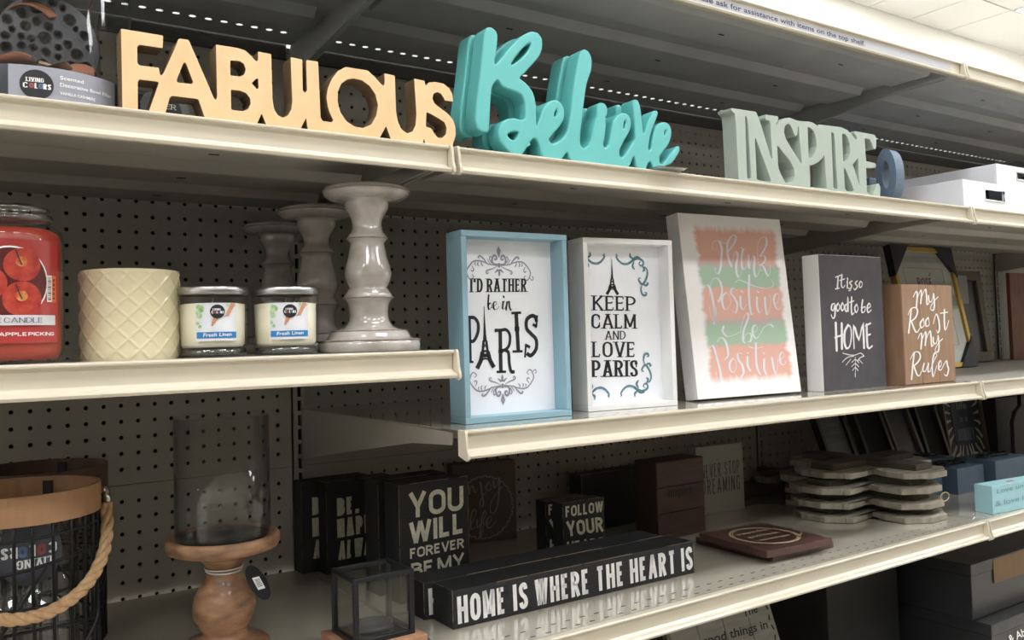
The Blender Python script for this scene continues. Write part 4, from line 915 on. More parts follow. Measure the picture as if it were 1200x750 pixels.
brush(mb, f.px, [Zh(s) for s in ([(308, 646), (309, 600), (308, 550)], [(245, 530), (275, 538), (305, 540), (335, 530), (352, 545)], [(243, 575), (268, 552), (300, 545)], [(350, 545), (330, 555), (320, 570)], [(262, 590), (285, 560)], [(345, 582), (325, 560)], [(290, 577), (308, 562), (326, 578)], [(290, 598), (308, 582), (325, 598)], [(294, 618), (308, 602), (322, 618)], [(308, 630), (308, 648)])], .0015, .0025, fn)
mb.build('lettering', mat('chalk_white', (214, 212, 214), .7, c2=(236, 236, 236), scale=500), t)
# ---- My Roost My Rules, three planks on a block
WD = mat('tan_plank', (138, 109, 86), .6, c2=(153, 122, 97), scale=18, stretch=(6, 6, 1), bump=.1)
WDS = mat('tan_side', (120, 92, 72), .65, c2=(132, 102, 80), scale=18, stretch=(6, 6, 1))
t, f, W, Hh = box_sign('plank_sign', zC, (1060, 452), (1119, 446.5), 333, .06, 'small tan three-plank sign, My roost my rules', material=WDS, bevel=.001)
for i in range(3):
    A = f.p(W*i/3+.0006, .0006, 0); MB().obox(A, f.ex*(W/3-.0012), f.n*.003, Vector((0, 0, Hh-.0012))).build('plank', WD, t, bevel=.0007, seg=1)
f2 = Face(f.p(0, 0, .003), f.ex, f.ez); fn = lambda a, b: f2.p(a, b, .0006); Zr = zt(1030, 320, 5.56); mb = MB()
my = [[(222, 156), (240, 120), (248, 142), (242, 220)], [(246, 170), (270, 112), (275, 140), (270, 196)], [(273, 165), (300, 105), (308, 150), (312, 205), (326, 190)], [(322, 150), (324, 180), (340, 186), (354, 140)], [(354, 138), (360, 200), (352, 242), (334, 230), (352, 190), (384, 155)]]
sh = lambda S_, dx, dy: [[(x+dx, y+dy) for x, y in s] for s in S_]
L_ = my+[[(208, 235), (202, 300), (192, 388)], [(188, 272), (205, 235), (236, 225), (250, 250), (236, 290), (206, 315)], [(210, 315), (230, 368), (246, 386), (264, 360)], [(288, 298), (268, 325), (273, 356), (292, 340), (288, 300)], [(320, 290), (303, 312), (306, 346), (326, 335), (321, 292)], [(352, 330), (370, 268), (386, 300), (393, 360), (382, 390), (374, 372)], [(425, 240), (424, 300), (428, 366), (440, 356), (453, 310)], [(398, 262), (446, 255)]]
L_ += sh(my, 30, 272)+[[(228, 520), (220, 590), (211, 690)], [(203, 562), (225, 520), (256, 515), (268, 545), (252, 580), (224, 605)], [(226, 605), (246, 660), (262, 668), (276, 640)], [(292, 590), (284, 632), (300, 640), (320, 592)], [(320, 590), (318, 640), (332, 640)], [(330, 640), (362, 560), (376, 535), (362, 520), (350, 560), (345, 622), (352, 674), (374, 605)], [(384, 622), (405, 598), (400, 570), (388, 592), (390, 630), (408, 628)], [(405, 630), (436, 572), (444, 600), (452, 628), (440, 668), (424, 660)]]
brush(mb, f2.px, [Zr(s) for s in L_], .0022, .0052, fn)
mb.build('lettering', WHITEINK, t)
# ---- framed / leaning things at the right of that shelf
def leaning_frame(name, P0, ex, W, H_, lean, fw, th, fm, panel_m, label, cat='picture frame', z=0, inner=None, corners=False):
    ex = Vector(ex).normalized(); n = Vector((-ex.y, ex.x, 0)); up = (Vector((0, 0, 1))*math.cos(lean)+n*math.sin(lean)).normalized(); nn = (n*math.cos(lean)-Vector((0, 0, 1))*math.sin(lean))
    a = Vector(P0)+Vector((0, 0, th*math.sin(lean)+.0005)); t = thing(name, P0, label, cat)
    for o, w_, h_ in ((a, W, fw), (a+up*(H_-fw), W, fw), (a+up*fw, fw, H_-2*fw), (a+up*fw+ex*(W-fw), fw, H_-2*fw)):
        MB().obox(o, ex*w_, nn*th, up*h_).build('frame_bar', fm, t, bevel=.001, seg=1)
    MB().obox(a+ex*fw+up*fw+nn*th*.45, ex*(W-2*fw), nn*.003, up*(H_-2*fw)).build('picture_panel', panel_m, t)
    f = Face(a+nn*th*.45, ex, up)
    if corners:
        for cx, cz in ((0, 0), (1, 0), (0, 1), (1, 1)):
            tri = [(0, 0), (.085, 0), (0, .085)]; 
            tri = [((W+.002-x) if cx else x-.002, (H_+.002-y) if cz else y-.002) for x, y in tri]
            MB().prism(tri, lambda x, y, k: a+ex*x+up*y-nn*k, -th-.001, .002).build('corner_guard', VOID if False else BLACK, t)
    return t, f, a, ex, up, nn
GF = mat('brass_frame', (196, 164, 84), .3, .7, var=.05)
P0 = Vector((1.560, .337, zC)); 
t, f, a, ex, up, nn = leaning_frame('framed_poster', P0, (1, -.0, 0), .294, .335, rad(10.5), .013, .018, GF, mat('mat_board', (196, 198, 196), .5), 'gold framed poster with black corner guards leaning behind the roost sign', corners=True)
mb = MB()
for o, w_, h_ in (((.05, .06), .19, .0025), ((.05, .275), .19, .0025)): mb.obox(f.p(o[0], o[1], .0014), ex*w_, up*h_, nn*.0008)
for x in (.05, .238): mb.obox(f.p(x, .06, .0014), ex*.0025, up*.217, nn*.0008)
mb.build('inner_line', GF, t)
mb = MB(); V = Vector; block_text(mb, lambda a_, b_: f.p(a_, b_, .001), 'ROSE', V((.105, .222)), V((.175, .222)), V((.105, .25)), .16); ribbon(mb, [V((.168, .256)), V((.176, .264))], .004, lambda a_, b_: f.p(a_, b_, .001)); mb.build('lettering', mat('wine_ink', (120, 40, 56), .6), t)
MB().obox(f.p(.013, .013, .004), ex*.268, up*.309, nn*.0006).build('glass_pane', clear('pane', (.97, .98, .97), .05, .02), t)
t, f, a, ex, up, nn = leaning_frame('framed_print', (2.045, .478, zC), (1, 0, 0), .175, .285, rad(6), .03, .02, mat('taupe_frame', (98, 88, 78), .6), mat('dark_print', (38, 38, 40), .4), 'taupe wooden picture frame right of the gold one, in shadow')
q_ = ay(1137, 356, .455); MB().obox(Vector((q_.x-.055, .455, q_.z)), Vector((.05, 0, 0)), Vector((0, .004, 0)), Vector((0, .004, .085))).build('hang_tag', mat('tag_card', (150, 146, 150), .7), t)
q_ = ay(1187, 400, .50); t = thing('wood_panel', (q_.x, .5, zC), 'warm brown wooden panel at the far right edge of that shelf', 'panel'); MB().box(q_.x, q_.x+.13, .50, .512, zC+.0003, zC+.285).build('board', mat('rust_wood', (112, 66, 46), .6, c2=(132, 82, 58), scale=20, stretch=(6, 6, 1)), t, bevel=.001)
# ================================================================== LOWER SHELF: BOX SIGNS
def black_sign(fl, fr, tv, depth, label, texts, ink=CREAMPAINT, **k):
    t, f, W, Hh = box_sign('box_sign', zD, fl, fr, tv, depth, label, edges=EDGE, group='black distressed box signs', **k)
    if texts:
        mb = MB()
        for tx, bl, br, tl, th in texts: text_px(f, mb, tx, bl, br, tl, t=th, gap=.1, space=.34)
        mb.build('lettering', ink, t)
    return t, f, W, Hh
yw_t = [('YOU', (478.6, 607.8), (543, 597.4), (478.3, 578.2), .19), ('WILL', (479.4, 638), (544, 624), (479, 613), .22), ('FOREVER', (480.5, 655), (544, 641.5), (480.2, 643), .2), ('BE MY', (482, 677.4), (544.6, 663.5), (481.5, 660.5), .2), ('ALWAYS', (483, 698), (545, 684.5), (482.6, 683), .19)]
t, f, W, Hh = black_sign((470, 709), (551, 690), 569, .045, 'front black box sign, You will forever be my always', yw_t)
copy_tree(t, t.location+Vector((-.006, .060, 0)), 'second black always box sign, tucked right behind the front one')
t, f, W, Hh = black_sign((384, 675), (460, 660), 566, .034, 'black box sign with Be happy always, left of the You will sign', [('BE.', (395, 605), (420.8, 601), (394.6, 584), .24), ('HAPPY', (395.3, 630.6), (446, 621), (394.7, 608.6), .25), ('ALWAYS', (396.2, 656.6), (452, 646), (397, 634.5), .24)])
copy_tree(t, t.location+Vector((-.030, .038, 0)), 'black box sign at the far left against the slotted post')
for c_ in list(bpy.data.objects):
    pass
# long sign and its twin
t, f, W, Hh = black_sign((531, 738.5), (813.5, 671.5), 693, .056, 'long low black box sign, Home is where the heart is', [('HOME IS WHERE THE HEART IS', (536.6, 731.6), (812, 666.6), (535.2, 699.4), .17)], ink=WHITEINK)
copy_tree(t, t.location+Vector((-.012, .060, 0)), 'second long low black box sign, right behind the home one')
t, f, W, Hh = black_sign((661, 660), (709, 650), 590, .030, 'small square black box sign, Follow your heart', [('FOLLOW', (662.6, 606.2), (706.6, 599.6), (662.4, 593.4), .2), ('YOUR', (664.6, 629), (707.6, 622.4), (662.8, 611.4), .2), ('HEART', (664.3, 650), (708, 643.5), (664.2, 635), .2)])
copy_tree(t, t.location+Vector((-.012, .034, 0)), 'second small square black sign behind the Follow your heart one')
t, f, W, Hh = black_sign((683, 625), (760, 610), 557, .04, 'plain black block between the heart sign and the brown inspire block', None)
# enjoy life
t, f, W, Hh = box_sign('box_sign', zD, (532, 640), (606, 631), 545, .03, 'taupe box sign with enjoy life in a leafy ring', material=mat('taupe_paint', (92, 80, 70), .65))
Ze = zt(540, 500, 3.41); fn = lambda a, b: f.p(a, b, .0006); mb = MB(); cc = f.px(567.5, 594.5); rr_ = .5*((f.px(597, 594)-cc).length+(f.px(567.5, 552)-cc).length)
for k in range(56):
    a_ = 2*math.pi*k/56; q = cc+Vector((math.cos(a_), math.sin(a_)))*rr_*.97; d = Vector((-math.sin(a_+.5*(-1)**k), math.cos(a_+.5*(-1)**k)))
    ribbon(mb, [q-d*.004, q, q+d*.004], lambda i, dd: (.0008, .0036, .0006)[i], fn)
brush(mb, f.px, [Ze(s) for s in ([(2, 255), (18, 240), (10, 228), (0, 245), (4, 268), (24, 260)], [(30, 235), (34, 268)], [(34, 260), (46, 236), (56, 262), (66, 250)], [(78, 222), (84, 262), (90, 310), (76, 318), (80, 290), (100, 262)], [(112, 222), (100, 240), (108, 256), (122, 244), (114, 224)], [(130, 215), (136, 244), (154, 210)], [(154, 205), (152, 270), (142, 330), (122, 345), (118, 310), (140, 270), (165, 240)],
 [(36, 400), (60, 350), (52, 330), (40, 360), (40, 410), (56, 400)], [(64, 372), (66, 402), (76, 392)], [(76, 400), (100, 350), (96, 335), (84, 365), (76, 440), (86, 420), (92, 380)], [(98, 392), (120, 376), (116, 360), (102, 380), (112, 406), (138, 380)])], .0018, .0034, fn)
mb.build('lettering', mat('silver_ink', (150, 148, 144), .5), t)
# inspire block of three boards
DW = mat('dark_red_wood', (66, 44, 38), .55, c2=(80, 54, 46), scale=14, stretch=(1, 1, 8), bump=.15)
t, f, W, Hh = box_sign('plank_block', zD, (771, 634), (826, 622), 542.5, .058, 'dark red-brown wooden block sign with the word inspire', material=mat('dark_wood_side', (50, 34, 30), .6))
for i in range(3): MB().obox(f.p(.0005, Hh*i/3+.0006, 0), f.ex*(W-.001), f.n*.003, Vector((0, 0, Hh/3-.0012))).build('plank', DW, t, bevel=.0007, seg=1)
f2 = Face(f.p(0, 0, .003), f.ex, f.ez); mb = MB(); ftext_px(f2, mb, 'inspire', (783, 583), (811.6, 577.6), (783, 571.5)); mb.build('lettering', INK, t)
# never stop dreaming
t, f, W, Hh = box_sign('box_sign', zD, (818, 605), (873, 596), 524.5, .022, 'pale grey box sign, Never stop dreaming, thin letters', material=mat('pale_grey_board', (158, 158, 150), .55, var=.02))
mb = MB(); text_px(f, mb, 'NEVER STOP', (822.5, 561.8), (866.4, 553.6), (822, 545.8), t=.09, gap=.2, space=.55); text_px(f, mb, 'DREAMING', (823, 581), (867, 573.4), (822.4, 563), t=.085, gap=.22); mb.build('lettering', mat('soft_black_ink', (52, 52, 50), .6), t)
# flat brown plaques
PL = mat('umber_plaque', (66, 44, 40), .35, c2=(84, 58, 54), scale=12, coat=.2)
def plaque(px4, z0, th, label):
    c4 = [az(u, v, z0+th) for u, v in px4]; t = thing('flat_plaque', (c4[0].x, c4[0].y, z0), label, 'plaque', 'square brown plaques lying in a pile')
    A, B, Dd = c4[0], c4[1], c4[3]; ex = (B-A); ey = (Dd-A); ey = Vector((-ex.y, ex.x, 0)).normalized()*ey.length
    a = Vector((A.x, A.y, z0+.0002)); MB().obox(a, ex, ey, Vector((0, 0, th-.0002))).build('board', PL, t, bevel=.002)
    return t, Vector((A.x, A.y, z0+th)), ex, ey
plaque([(906, 650.5), (976.8, 633.5), (0, 0), (821, 627.5)], zD, .0125, 'lower brown plaque, sticking out to the front under the printed one')
t, a, ex, ey = plaque([(898.5, 646), (975.8, 630.5), (0, 0), (819.8, 624.8)], zD+.0127, .0125, 'upper brown plaque printed with a gold oval ring')
f = Face(a, ex, ey); W = ex.length; H2 = ey.length; OC = mat('gold_ochre_ink', (206, 188, 150), .6); mb = MB(); fn = lambda x, y: f.p(x, y, .0005)
for k, w_ in ((1, .003), (.93, .0014)):
    ribbon(mb, [Vector((W/2+W*.37*k*math.cos(2*math.pi*i/48), H2/2+H2*.37*k*math.sin(2*math.pi*i/48))) for i in range(49)], w_, fn, False)
V = Vector
rr0 = random.Random(4)
for k in range(9): q = V((W*(.66+.03*k), H2*(.17+.02*k))); ribbon(mb, [q, q+V((.004, .005))], .003, fn)
font_text(mb, fn, 'a warm fire', V((W*.27, H2*.66)), V((W*.73, H2*.66)), V((W*.27, H2*.73)))
font_text(mb, fn, 'good friends', V((W*.27, H2*.5)), V((W*.73, H2*.5)), V((W*.27, H2*.57)))
font_text(mb, fn, 'welcome here', V((W*.27, H2*.34)), V((W*.73, H2*.34)), V((W*.27, H2*.41)))
mb.build('lettering', OC, t)
# light blue sign
t, f, W, Hh = box_sign('box_sign', zD, (1164, 603), (1240, 588.5), 570, .040, 'light blue painted block sign at the lower right shelf edge', material=mat('aqua_paint', (150, 192, 200), .5, var=.03, bump=.1))
mb = MB(); ftext_px(f, mb, 'Love understands', (1168, 578.5), (1236, 562), (1168, 573)); ftext_px(f, mb, '& love is sharing', (1166, 593.5), (1236, 577), (1166, 587.5)); mb.build('lettering', mat('faded_grey_ink', (120, 150, 156), .7), t)
MB().obox(f.p(.075, Hh+.0002, -.012), f.ex*.02, f.n*-.006, Vector((0, 0, .0005))).build('red_sticker', mat('red_dot', (190, 60, 60), .5), t)
# slate blue blocks with black wire
BB = mat('slate_blue_block', (72, 90, 110), .5, var=.05); WIRE = mat('black_wire', (26, 26, 28), .35, .4)
def blue_block(x, y, w_, d_, h_, label, k=0):
    t = thing('blue_block', (x, y, zD), label, 'block', 'slate blue blocks with wire tops')
    MB().box(x, x+w_, y, y+d_, zD+.0002, zD+h_).build('block', BB, t, bevel=.001)
    mb = MB(); r = random.Random(k)
    for i in range(3):
        cx, cy = x+w_*(.22+.28*i), y+d_*.45
        mb.tube([(cx+.018*math.cos(s_*.6)*(1-s_/22), cy+.02*math.sin(s_*.6)*(1-s_/22), zD+h_+.004+.004*math.sin(s_*.9+i)) for s_ in range(18)], .0019, 6)
    mb.tube([(x+.01, y+d_*.5, zD+h_+.002), (x+w_*.5, y+d_*.3, zD+h_+.007), (x+w_-.01, y+d_*.5, zD+h_+.002)], .002, 6)
    mb.build('wire_scroll', WIRE, t)
blue_block(1.449, .184, .118, .10, .060, 'slate blue block behind the light blue sign, wire scrolls on top', 1)
blue_block(1.52, .302, .13, .09, .060, 'slate blue block at the back, second row behind the light blue sign', 2)
blue_block(1.585, .165, .16, .10, .066, 'slate blue block farthest right, behind the light blue sign', 3)
blue_block(1.350, .215, .088, .08, .050, 'slate blue block in shadow next to the grey board stack', 4)
# small clear clip
q = az(1158, 613, zD); q.y = .012
tag(MB().tube([q+Vector((-.004, .012, .003)), q+Vector((.004, .006, .003)), q+Vector((.006, .008, .011)), q+Vector((.002, .010, .012))], .0016, 6).build('plastic_clip', clear('clip_plastic', (.95, .95, .95), .3, .1), None), 'tiny clear plastic clip lying at the shelf edge left of the light blue sign', 'clip')
# ---------------- stack of grey quatrefoil boards
GW = mat('weathered_grey_wood', (122, 116, 104), .8, c2=(160, 154, 140), scale=16, stretch=(1, 5, 1), bump=.4, bscale=120)
BT = mat('brown_batten_wood', (62, 55, 48), .8, c2=(82, 73, 63), scale=20, stretch=(5, 1, 1))
def quatre(R_, seed=0):
    out = []
    for k in range(4):
        b0 = 90*k
        for da, r_ in ((-27, .96), (-16, 1.0), (-9, 1.07), (9, 1.07), (16, 1.0), (27, .96), (37, .68), (45, .44), (53, .68)): out.append((r_*R_*math.cos(rad(b0+da)), r_*R_*math.sin(rad(b0+da))))
    return out
def board(cx, cy, z, rot, R_, label, batt=True, loop=False):
    t = thing('shaped_board', (cx, cy, z), label, 'wall board', 'quatrefoil wooden boards piled flat'); co_, si = math.cos(rot), math.sin(rot)
    def P(x, y, k): return Vector((cx+x*co_-y*si, cy+x*si+y*co_, z+k))
    # three planks clipped from the outline
    pl = quatre(R_)
    def clip(poly, ax_, lo, hi):
        for sgn, lim in ((1, lo), (-1, hi)):
            out = []
            for i in range(len(poly)):
                A, B = poly[i-1], poly[i]; da, db = sgn*(A[ax_]-lim), sgn*(B[ax_]-lim)
                if (da >= 0) != (db >= 0): s_ = da/(da-db); out.append((A[0]+(B[0]-A[0])*s_, A[1]+(B[1]-A[1])*s_))
                if db >= 0: out.append(B)
            poly = out
        return poly
    cuts = [-R_*1.1, -R_*.36, R_*.36, R_*1.1]
    for i in range(3):
        q = clip(pl, 1, cuts[i]+.0006, cuts[i+1]-.0006)
        if len(q) > 2: MB().prism(q, P, .0002, .0125).build('plank', GW, t, bevel=.0014, seg=1)
    if batt:
        hw = R_*.17
        MB().prism([(-R_*.86, -hw), (R_*.86, -hw), (R_*.86, hw), (-R_*.86, hw)], P, .0127, .0255).build('batten', BT, t, bevel=.001, seg=1)
        for s_ in (-1, 1): MB().prism([(-hw, s_*(hw+.001)), (hw, s_*(hw+.001)), (hw, s_*R_*.86), (-hw, s_*R_*.86)][::s_], P, .0127, .0255).build('batten', BT, t, bevel=.001, seg=1)
    if loop: MB().tube([P(R_*.28, -R_*1.0, .016)+Vector((.016*math.cos(k*.5), 0, .009*math.sin(k*.5))) for k in range(13)], .0012, 6).build('twine_loop', mat('jute', (178, 162, 128), .8), t)
    return t
bn = ['lowest', 'second lowest', 'third lowest', 'topmost']
cxy = [(1.143, .232), (1.146, .236), (1.140, .240), (1.168, .238)]
zz = [0, .0265, .0565, .0855]
for i in range(4): board(cxy[i][0], cxy[i][1], zD+zz[i]+.0, rad(2+[0, -1.5, 2, -3][i]), .166, '%s grey quatrefoil board of the front pile' % bn[i], True, i == 1)
for i in range(2): board(1.235-.04*i, .488, zD+.030*i, rad(-4+5*i), .072, '%s dark quatrefoil board in the small rear pile' % ('lower', 'upper')[i], True)
# long dark boards poking out left of the front pile, at the back
for i, (z_, y_) in enumerate(((.0, .42), (.016, .43))):
    tag(MB().box(.985+.01*i, 1.15, y_, y_+.1, zD+.045+z_ if False else zD+z_+.0003, zD+z_+.0140).build('long_board', mat('dark_grey_board', (70, 68, 64), .8), None, bevel=.001), '%s long dark board at the back, left of the grey boards' % ('bottom', 'top')[i], 'board', 'long dark boards lying at the back')
# ---------------- dark frames leaning behind
DF = mat('dark_frame', (44, 40, 38), .45, var=.1); DPR = mat('grey_art_print', (58, 60, 64), .5, c2=(100, 100, 102), scale=9, stretch=(1, 1, 9)); TAU = mat('taupe_edge', (96, 86, 76), .5)
t, f, a, ex, up, nn = leaning_frame('framed_print', (1.285, .385, zD), (1, 0, 0), .115, .22, rad(20), .010, .02, DF, DPR, 'dark framed grey print leaning back, leftmost behind the board pile', 'picture frame')
t, f, a, ex, up, nn = leaning_frame('framed_print', (1.425, .375, zD), (1, 0, 0), .12, .225, rad(20), .012, .022, DF, VOID, 'blank dark frame with a pale edge, next right of the grey print')
t, f, a, ex, up, nn = leaning_frame('framed_print', (1.59, .40, zD), (1, 0, 0), .12, .23, rad(20), .012, .022, TAU, mat('ink_print', (34, 38, 44), .3), 'taupe edged dark frame leaning, middle of the dark row')
t, f, a, ex, up, nn = leaning_frame('framed_print', (1.75, .42, zD), (1, 0, 0), .11, .23, rad(16), .012, .022, DF, VOID, 'narrow dark frame left of the zebra striped one')
# zebra frame
ZP = az(1112, 545, zD)
t, f, a, ex, up, nn = leaning_frame('framed_saying', (1.885, .44, zD), (1, 0, 0), .215, .188, rad(7), .008, .02, TAU, mat('near_black_print', (26, 28, 34), .5), 'black frame with white zebra stripes round a navy saying panel')
mb = MB(); fn = lambda x, y: f.p(x, y, .0006); V = Vector
for k in range(26):
    a_ = 2*math.pi*(k+.3)/26; c0 = V((.1075, .125)); d = V((math.cos(a_)*1.0, math.sin(a_)*1.35)); ribbon(mb, [c0+d*.062, c0+d*.088+V((.006*math.sin(k*2.), 0)), V((min(.2, max(.012, (c0+d*.125).x)), min(.176, max(.012, (c0+d*.125).y))))], lambda i, dd: (.003, .009, .011)[i], fn, False)
mb.build('zebra_stripes', mat('stripe_white', (176, 172, 164), .6), t)
MB().obox(f.p(.05, .045, .0022), ex*.115, up*.138, nn*.0012).build('navy_panel', mat('navy_panel', (34, 42, 60), .5), t)
mb = MB(); fn = lambda x, y: f.p(x, y, .0032)
font_text(mb, fn, 'life', V((.08, .148)), V((.135, .148)), V((.08, .170)), .2); font_text(mb, fn, 'is a', V((.085, .112)), V((.13, .112)), V((.085, .13)), .2); block_text(mb, fn, 'JOURNEY', V((.062, .056)), V((.153, .056)), V((.062, .092)), .14)
mb.build('lettering', mat('faded_blue_ink', (110, 122, 140), .6), t)
# dark boxes at the far right of the lower shelf
t, f, W, Hh = box_sign('dark_carton', zD, (1170, 536), (1290, 514), 455, .12, 'black carton filling the far right of the lower shelf', 'box', material=mat('black_card', (28, 28, 30), .6), height=.175)
t = thing('bottle_shape_board', (2.08, .36, zD), 'dark bottle-shaped cut-out standing in front of the far right black carton', 'board')
MB().prism([(0, 0), (.12, 0), (.12, .11), (.10, .14), (.08, .155), (.08, .19), (.05, .19), (.05, .155), (.02, .14), (0, .11)], lambda x, y, k: Vector((2.08+x, .36+k, zD+y+.0003)), 0, .012).build('board', mat('dark_brown_board', (40, 34, 32), .6), t, bevel=.001)
# ================================================================== LOWER SHELF LEFT: HOLDERS, LANTERN, BASKETS
HW = mat('mango_wood', (112, 80, 60), .5, c2=(186, 144, 110), scale=30, stretch=(1, 1, 3), bump=.12, coat=.15, detail=6)
hc = EYE+ray(262, 640)*1.12; hc.z = zD; m_ = .000413
t = thing('hurricane_holder', hc, 'turned mango wood pedestal holder with a clear glass hurricane', 'candle holder')
zdisc = (EYE+ray(262, 640)*1.12).z-zD+.0055; hb = zdisc-.010
MB().lathe([(0, 0), (.052, 0), (.056, .004), (.056, .012), (.050, .017), (.030, .022), (.027, .028), (.031, .036), (.038, .048), (.0395, .060), (.037, .074), (.029, .088), (.0225, .098), (.021, .106), (.023, .114), (.030, .122), (.038, hb-.001), (0, hb)], hc, 48).build('turned_stem', HW, t)
MB().lathe([(0, hb), (.060, hb), (.0685, hb+.003), (.0708, hb+.008), (.0708, hb+.016), (.0685, hb+.0195), (.064, hb+.0195), (.0625, hb+.017), (0, hb+.017)], hc, 56).build('wooden_dish', HW, t)
MB().lathe([(.0, hb+.0172), (.0570, hb+.0172), (.0575, hb+.019), (0, hb+.019)], hc, 40).build('dark_pad', VOID, t)
HG = clear('hurricane_glass', (.955, .96, .96), .04, .03)
MB().lathe([(.0592, hb+.0175), (.0592, hb+.172), (.0578, hb+.1725), (.0578, hb+.0175)], hc, 56).build('glass_cylinder', HG, t)
cc = hc+Vector((0, 0, .1065)); MB().tube([cc+Vector((.0222*math.cos(k*math.pi/16), .0222*math.sin(k*math.pi/16), .0015*math.sin(k*math.pi/16))) for k in range(32)], .0011, 6, True).tube([cc+Vector((.0238*math.cos(k*math.pi/16), .0238*math.sin(k*math.pi/16), .003)) for k in range(32)], .0009, 6, True).build('tag_elastic', WHITEINK, t)
q0 = EYE+ray(292, 664)*1.09; tx = Vector((.78, -.5, -.35)).normalized(); ty = Vector((.25, .1, -1)).normalized(); nrm = tx.cross(ty).normalized()
dv = ray(312, 702)*1.075+EYE-q0; L_ = dv.length; dy = dv.normalized(); dx = dy.cross((EYE-q0).normalized()).normalized(); dn = dx.cross(dy).normalized()
dx2 = (dx*.6+dn*.8).normalized(); cc = q0+dy*L_*.5
el = lambda k, s_: cc+dy*(L_*.52*s_*math.cos(k))+dx2*(.017*s_*math.sin(k)); n3 = dx2.cross(dy).normalized()
mb = MB(); n_ = 28; vs = [el(2*math.pi*k/n_, 1) for k in range(n_)]; vs += [v+n3*.0012 for v in vs]; mb.add(vs, [tuple(range(n_))[::-1], tuple(range(n_, 2*n_))]+[(k, (k+1) % n_, n_+(k+1) % n_, n_+k) for k in range(n_)]); mb.build('paper_tag', BK, t)
mb = MB(); sg = -1 if n3.dot(EYE-cc) < 0 else 1; o_ = cc+n3*(.0006+sg*.0012)
for a_, b_, c2, d2 in ((-.006, .008, -.007, .010),): mb.add([o_+dx2*a_+dy*c2, o_+dx2*b_+dy*c2, o_+dx2*b_+dy*d2, o_+dx2*a_+dy*d2], [(0, 1, 2, 3)])
mb.build('tag_print', WHITEINK, t)
mb = MB()
for k in range(7): mb.add([o_+n3*sg*.0003+dx2*a_+dy*b_ for a_, b_ in ((-.004, -.004+k*.0016), (.006, -.004+k*.0016), (.006, -.0033+k*.0016), (-.004, -.0033+k*.0016))], [(0, 1, 2, 3)])
mb.build('tag_barcode', BK, t)
# lantern
x0, x1, y0, y1 = -.1125, -.0295, .0785, .152; zb = zD+.020; zt_ = 1.0605; bw = .0065
t = thing('glass_lantern', ((x0+x1)/2, (y0+y1)/2, zD), 'small square black metal lantern with glass panes on a wooden base', 'lantern')
for s_ in range(1): MB().box(x0-.011, x1+.011, y0-.013, y1+.012, zD+.0002, zb).build('wooden_base', mat('lantern_base', (148, 108, 84), .6, c2=(166, 124, 96), scale=20, stretch=(3, 1, 1)), t, bevel=.0015)
LB = mat('lantern_black', (30, 32, 36), .4, .3)
for xx in (x0, x1-bw):
    for yy in (y0, y1-bw): MB().box(xx, xx+bw, yy, yy+bw, zb, zt_).build('post', LB, t, bevel=.0006, seg=1)
for z0, z1 in ((zb, zb+.006), (zt_-.0055, zt_)):
    for yy in (y0, y1-bw): MB().box(x0+bw, x1-bw, yy, yy+bw, z0, z1).build('rail', LB, t, bevel=.0005, seg=1)
    for xx in (x0, x1-bw): MB().box(xx, xx+bw, y0+bw, y1-bw, z0, z1).build('rail', LB, t, bevel=.0005, seg=1)
PG_ = clear('lantern_glass', (.965, .975, .975), .05, .02)
for a, b, c, d in ((x0+bw, x1-bw, y0+.003, y0+.0042), (x0+bw, x1-bw, y1-.0042, y1-.003), (x0+.003, x0+.0042, y0+bw, y1-bw), (x1-.0042, x1-.003, y0+bw, y1-bw)):
    MB().box(a, b, c, d, zb+.006, zt_-.0055).build('glass_pane', PG_, t)
MB().box(x0+bw, x1-bw, y0+bw, y1-bw, zb, zb+.0025).build('floor_plate', LB, t)
MB().lathe([(0, zb-zD+.003), (.026, zb-zD+.003), (.026, zb-zD+.013), (.0245, zb-zD+.013), (.0245, zb-zD+.005), (0, zb-zD+.005)], ((x0+x1)/2, (y0+y1)/2, zD), 36).build('candle_cup', LB, t)
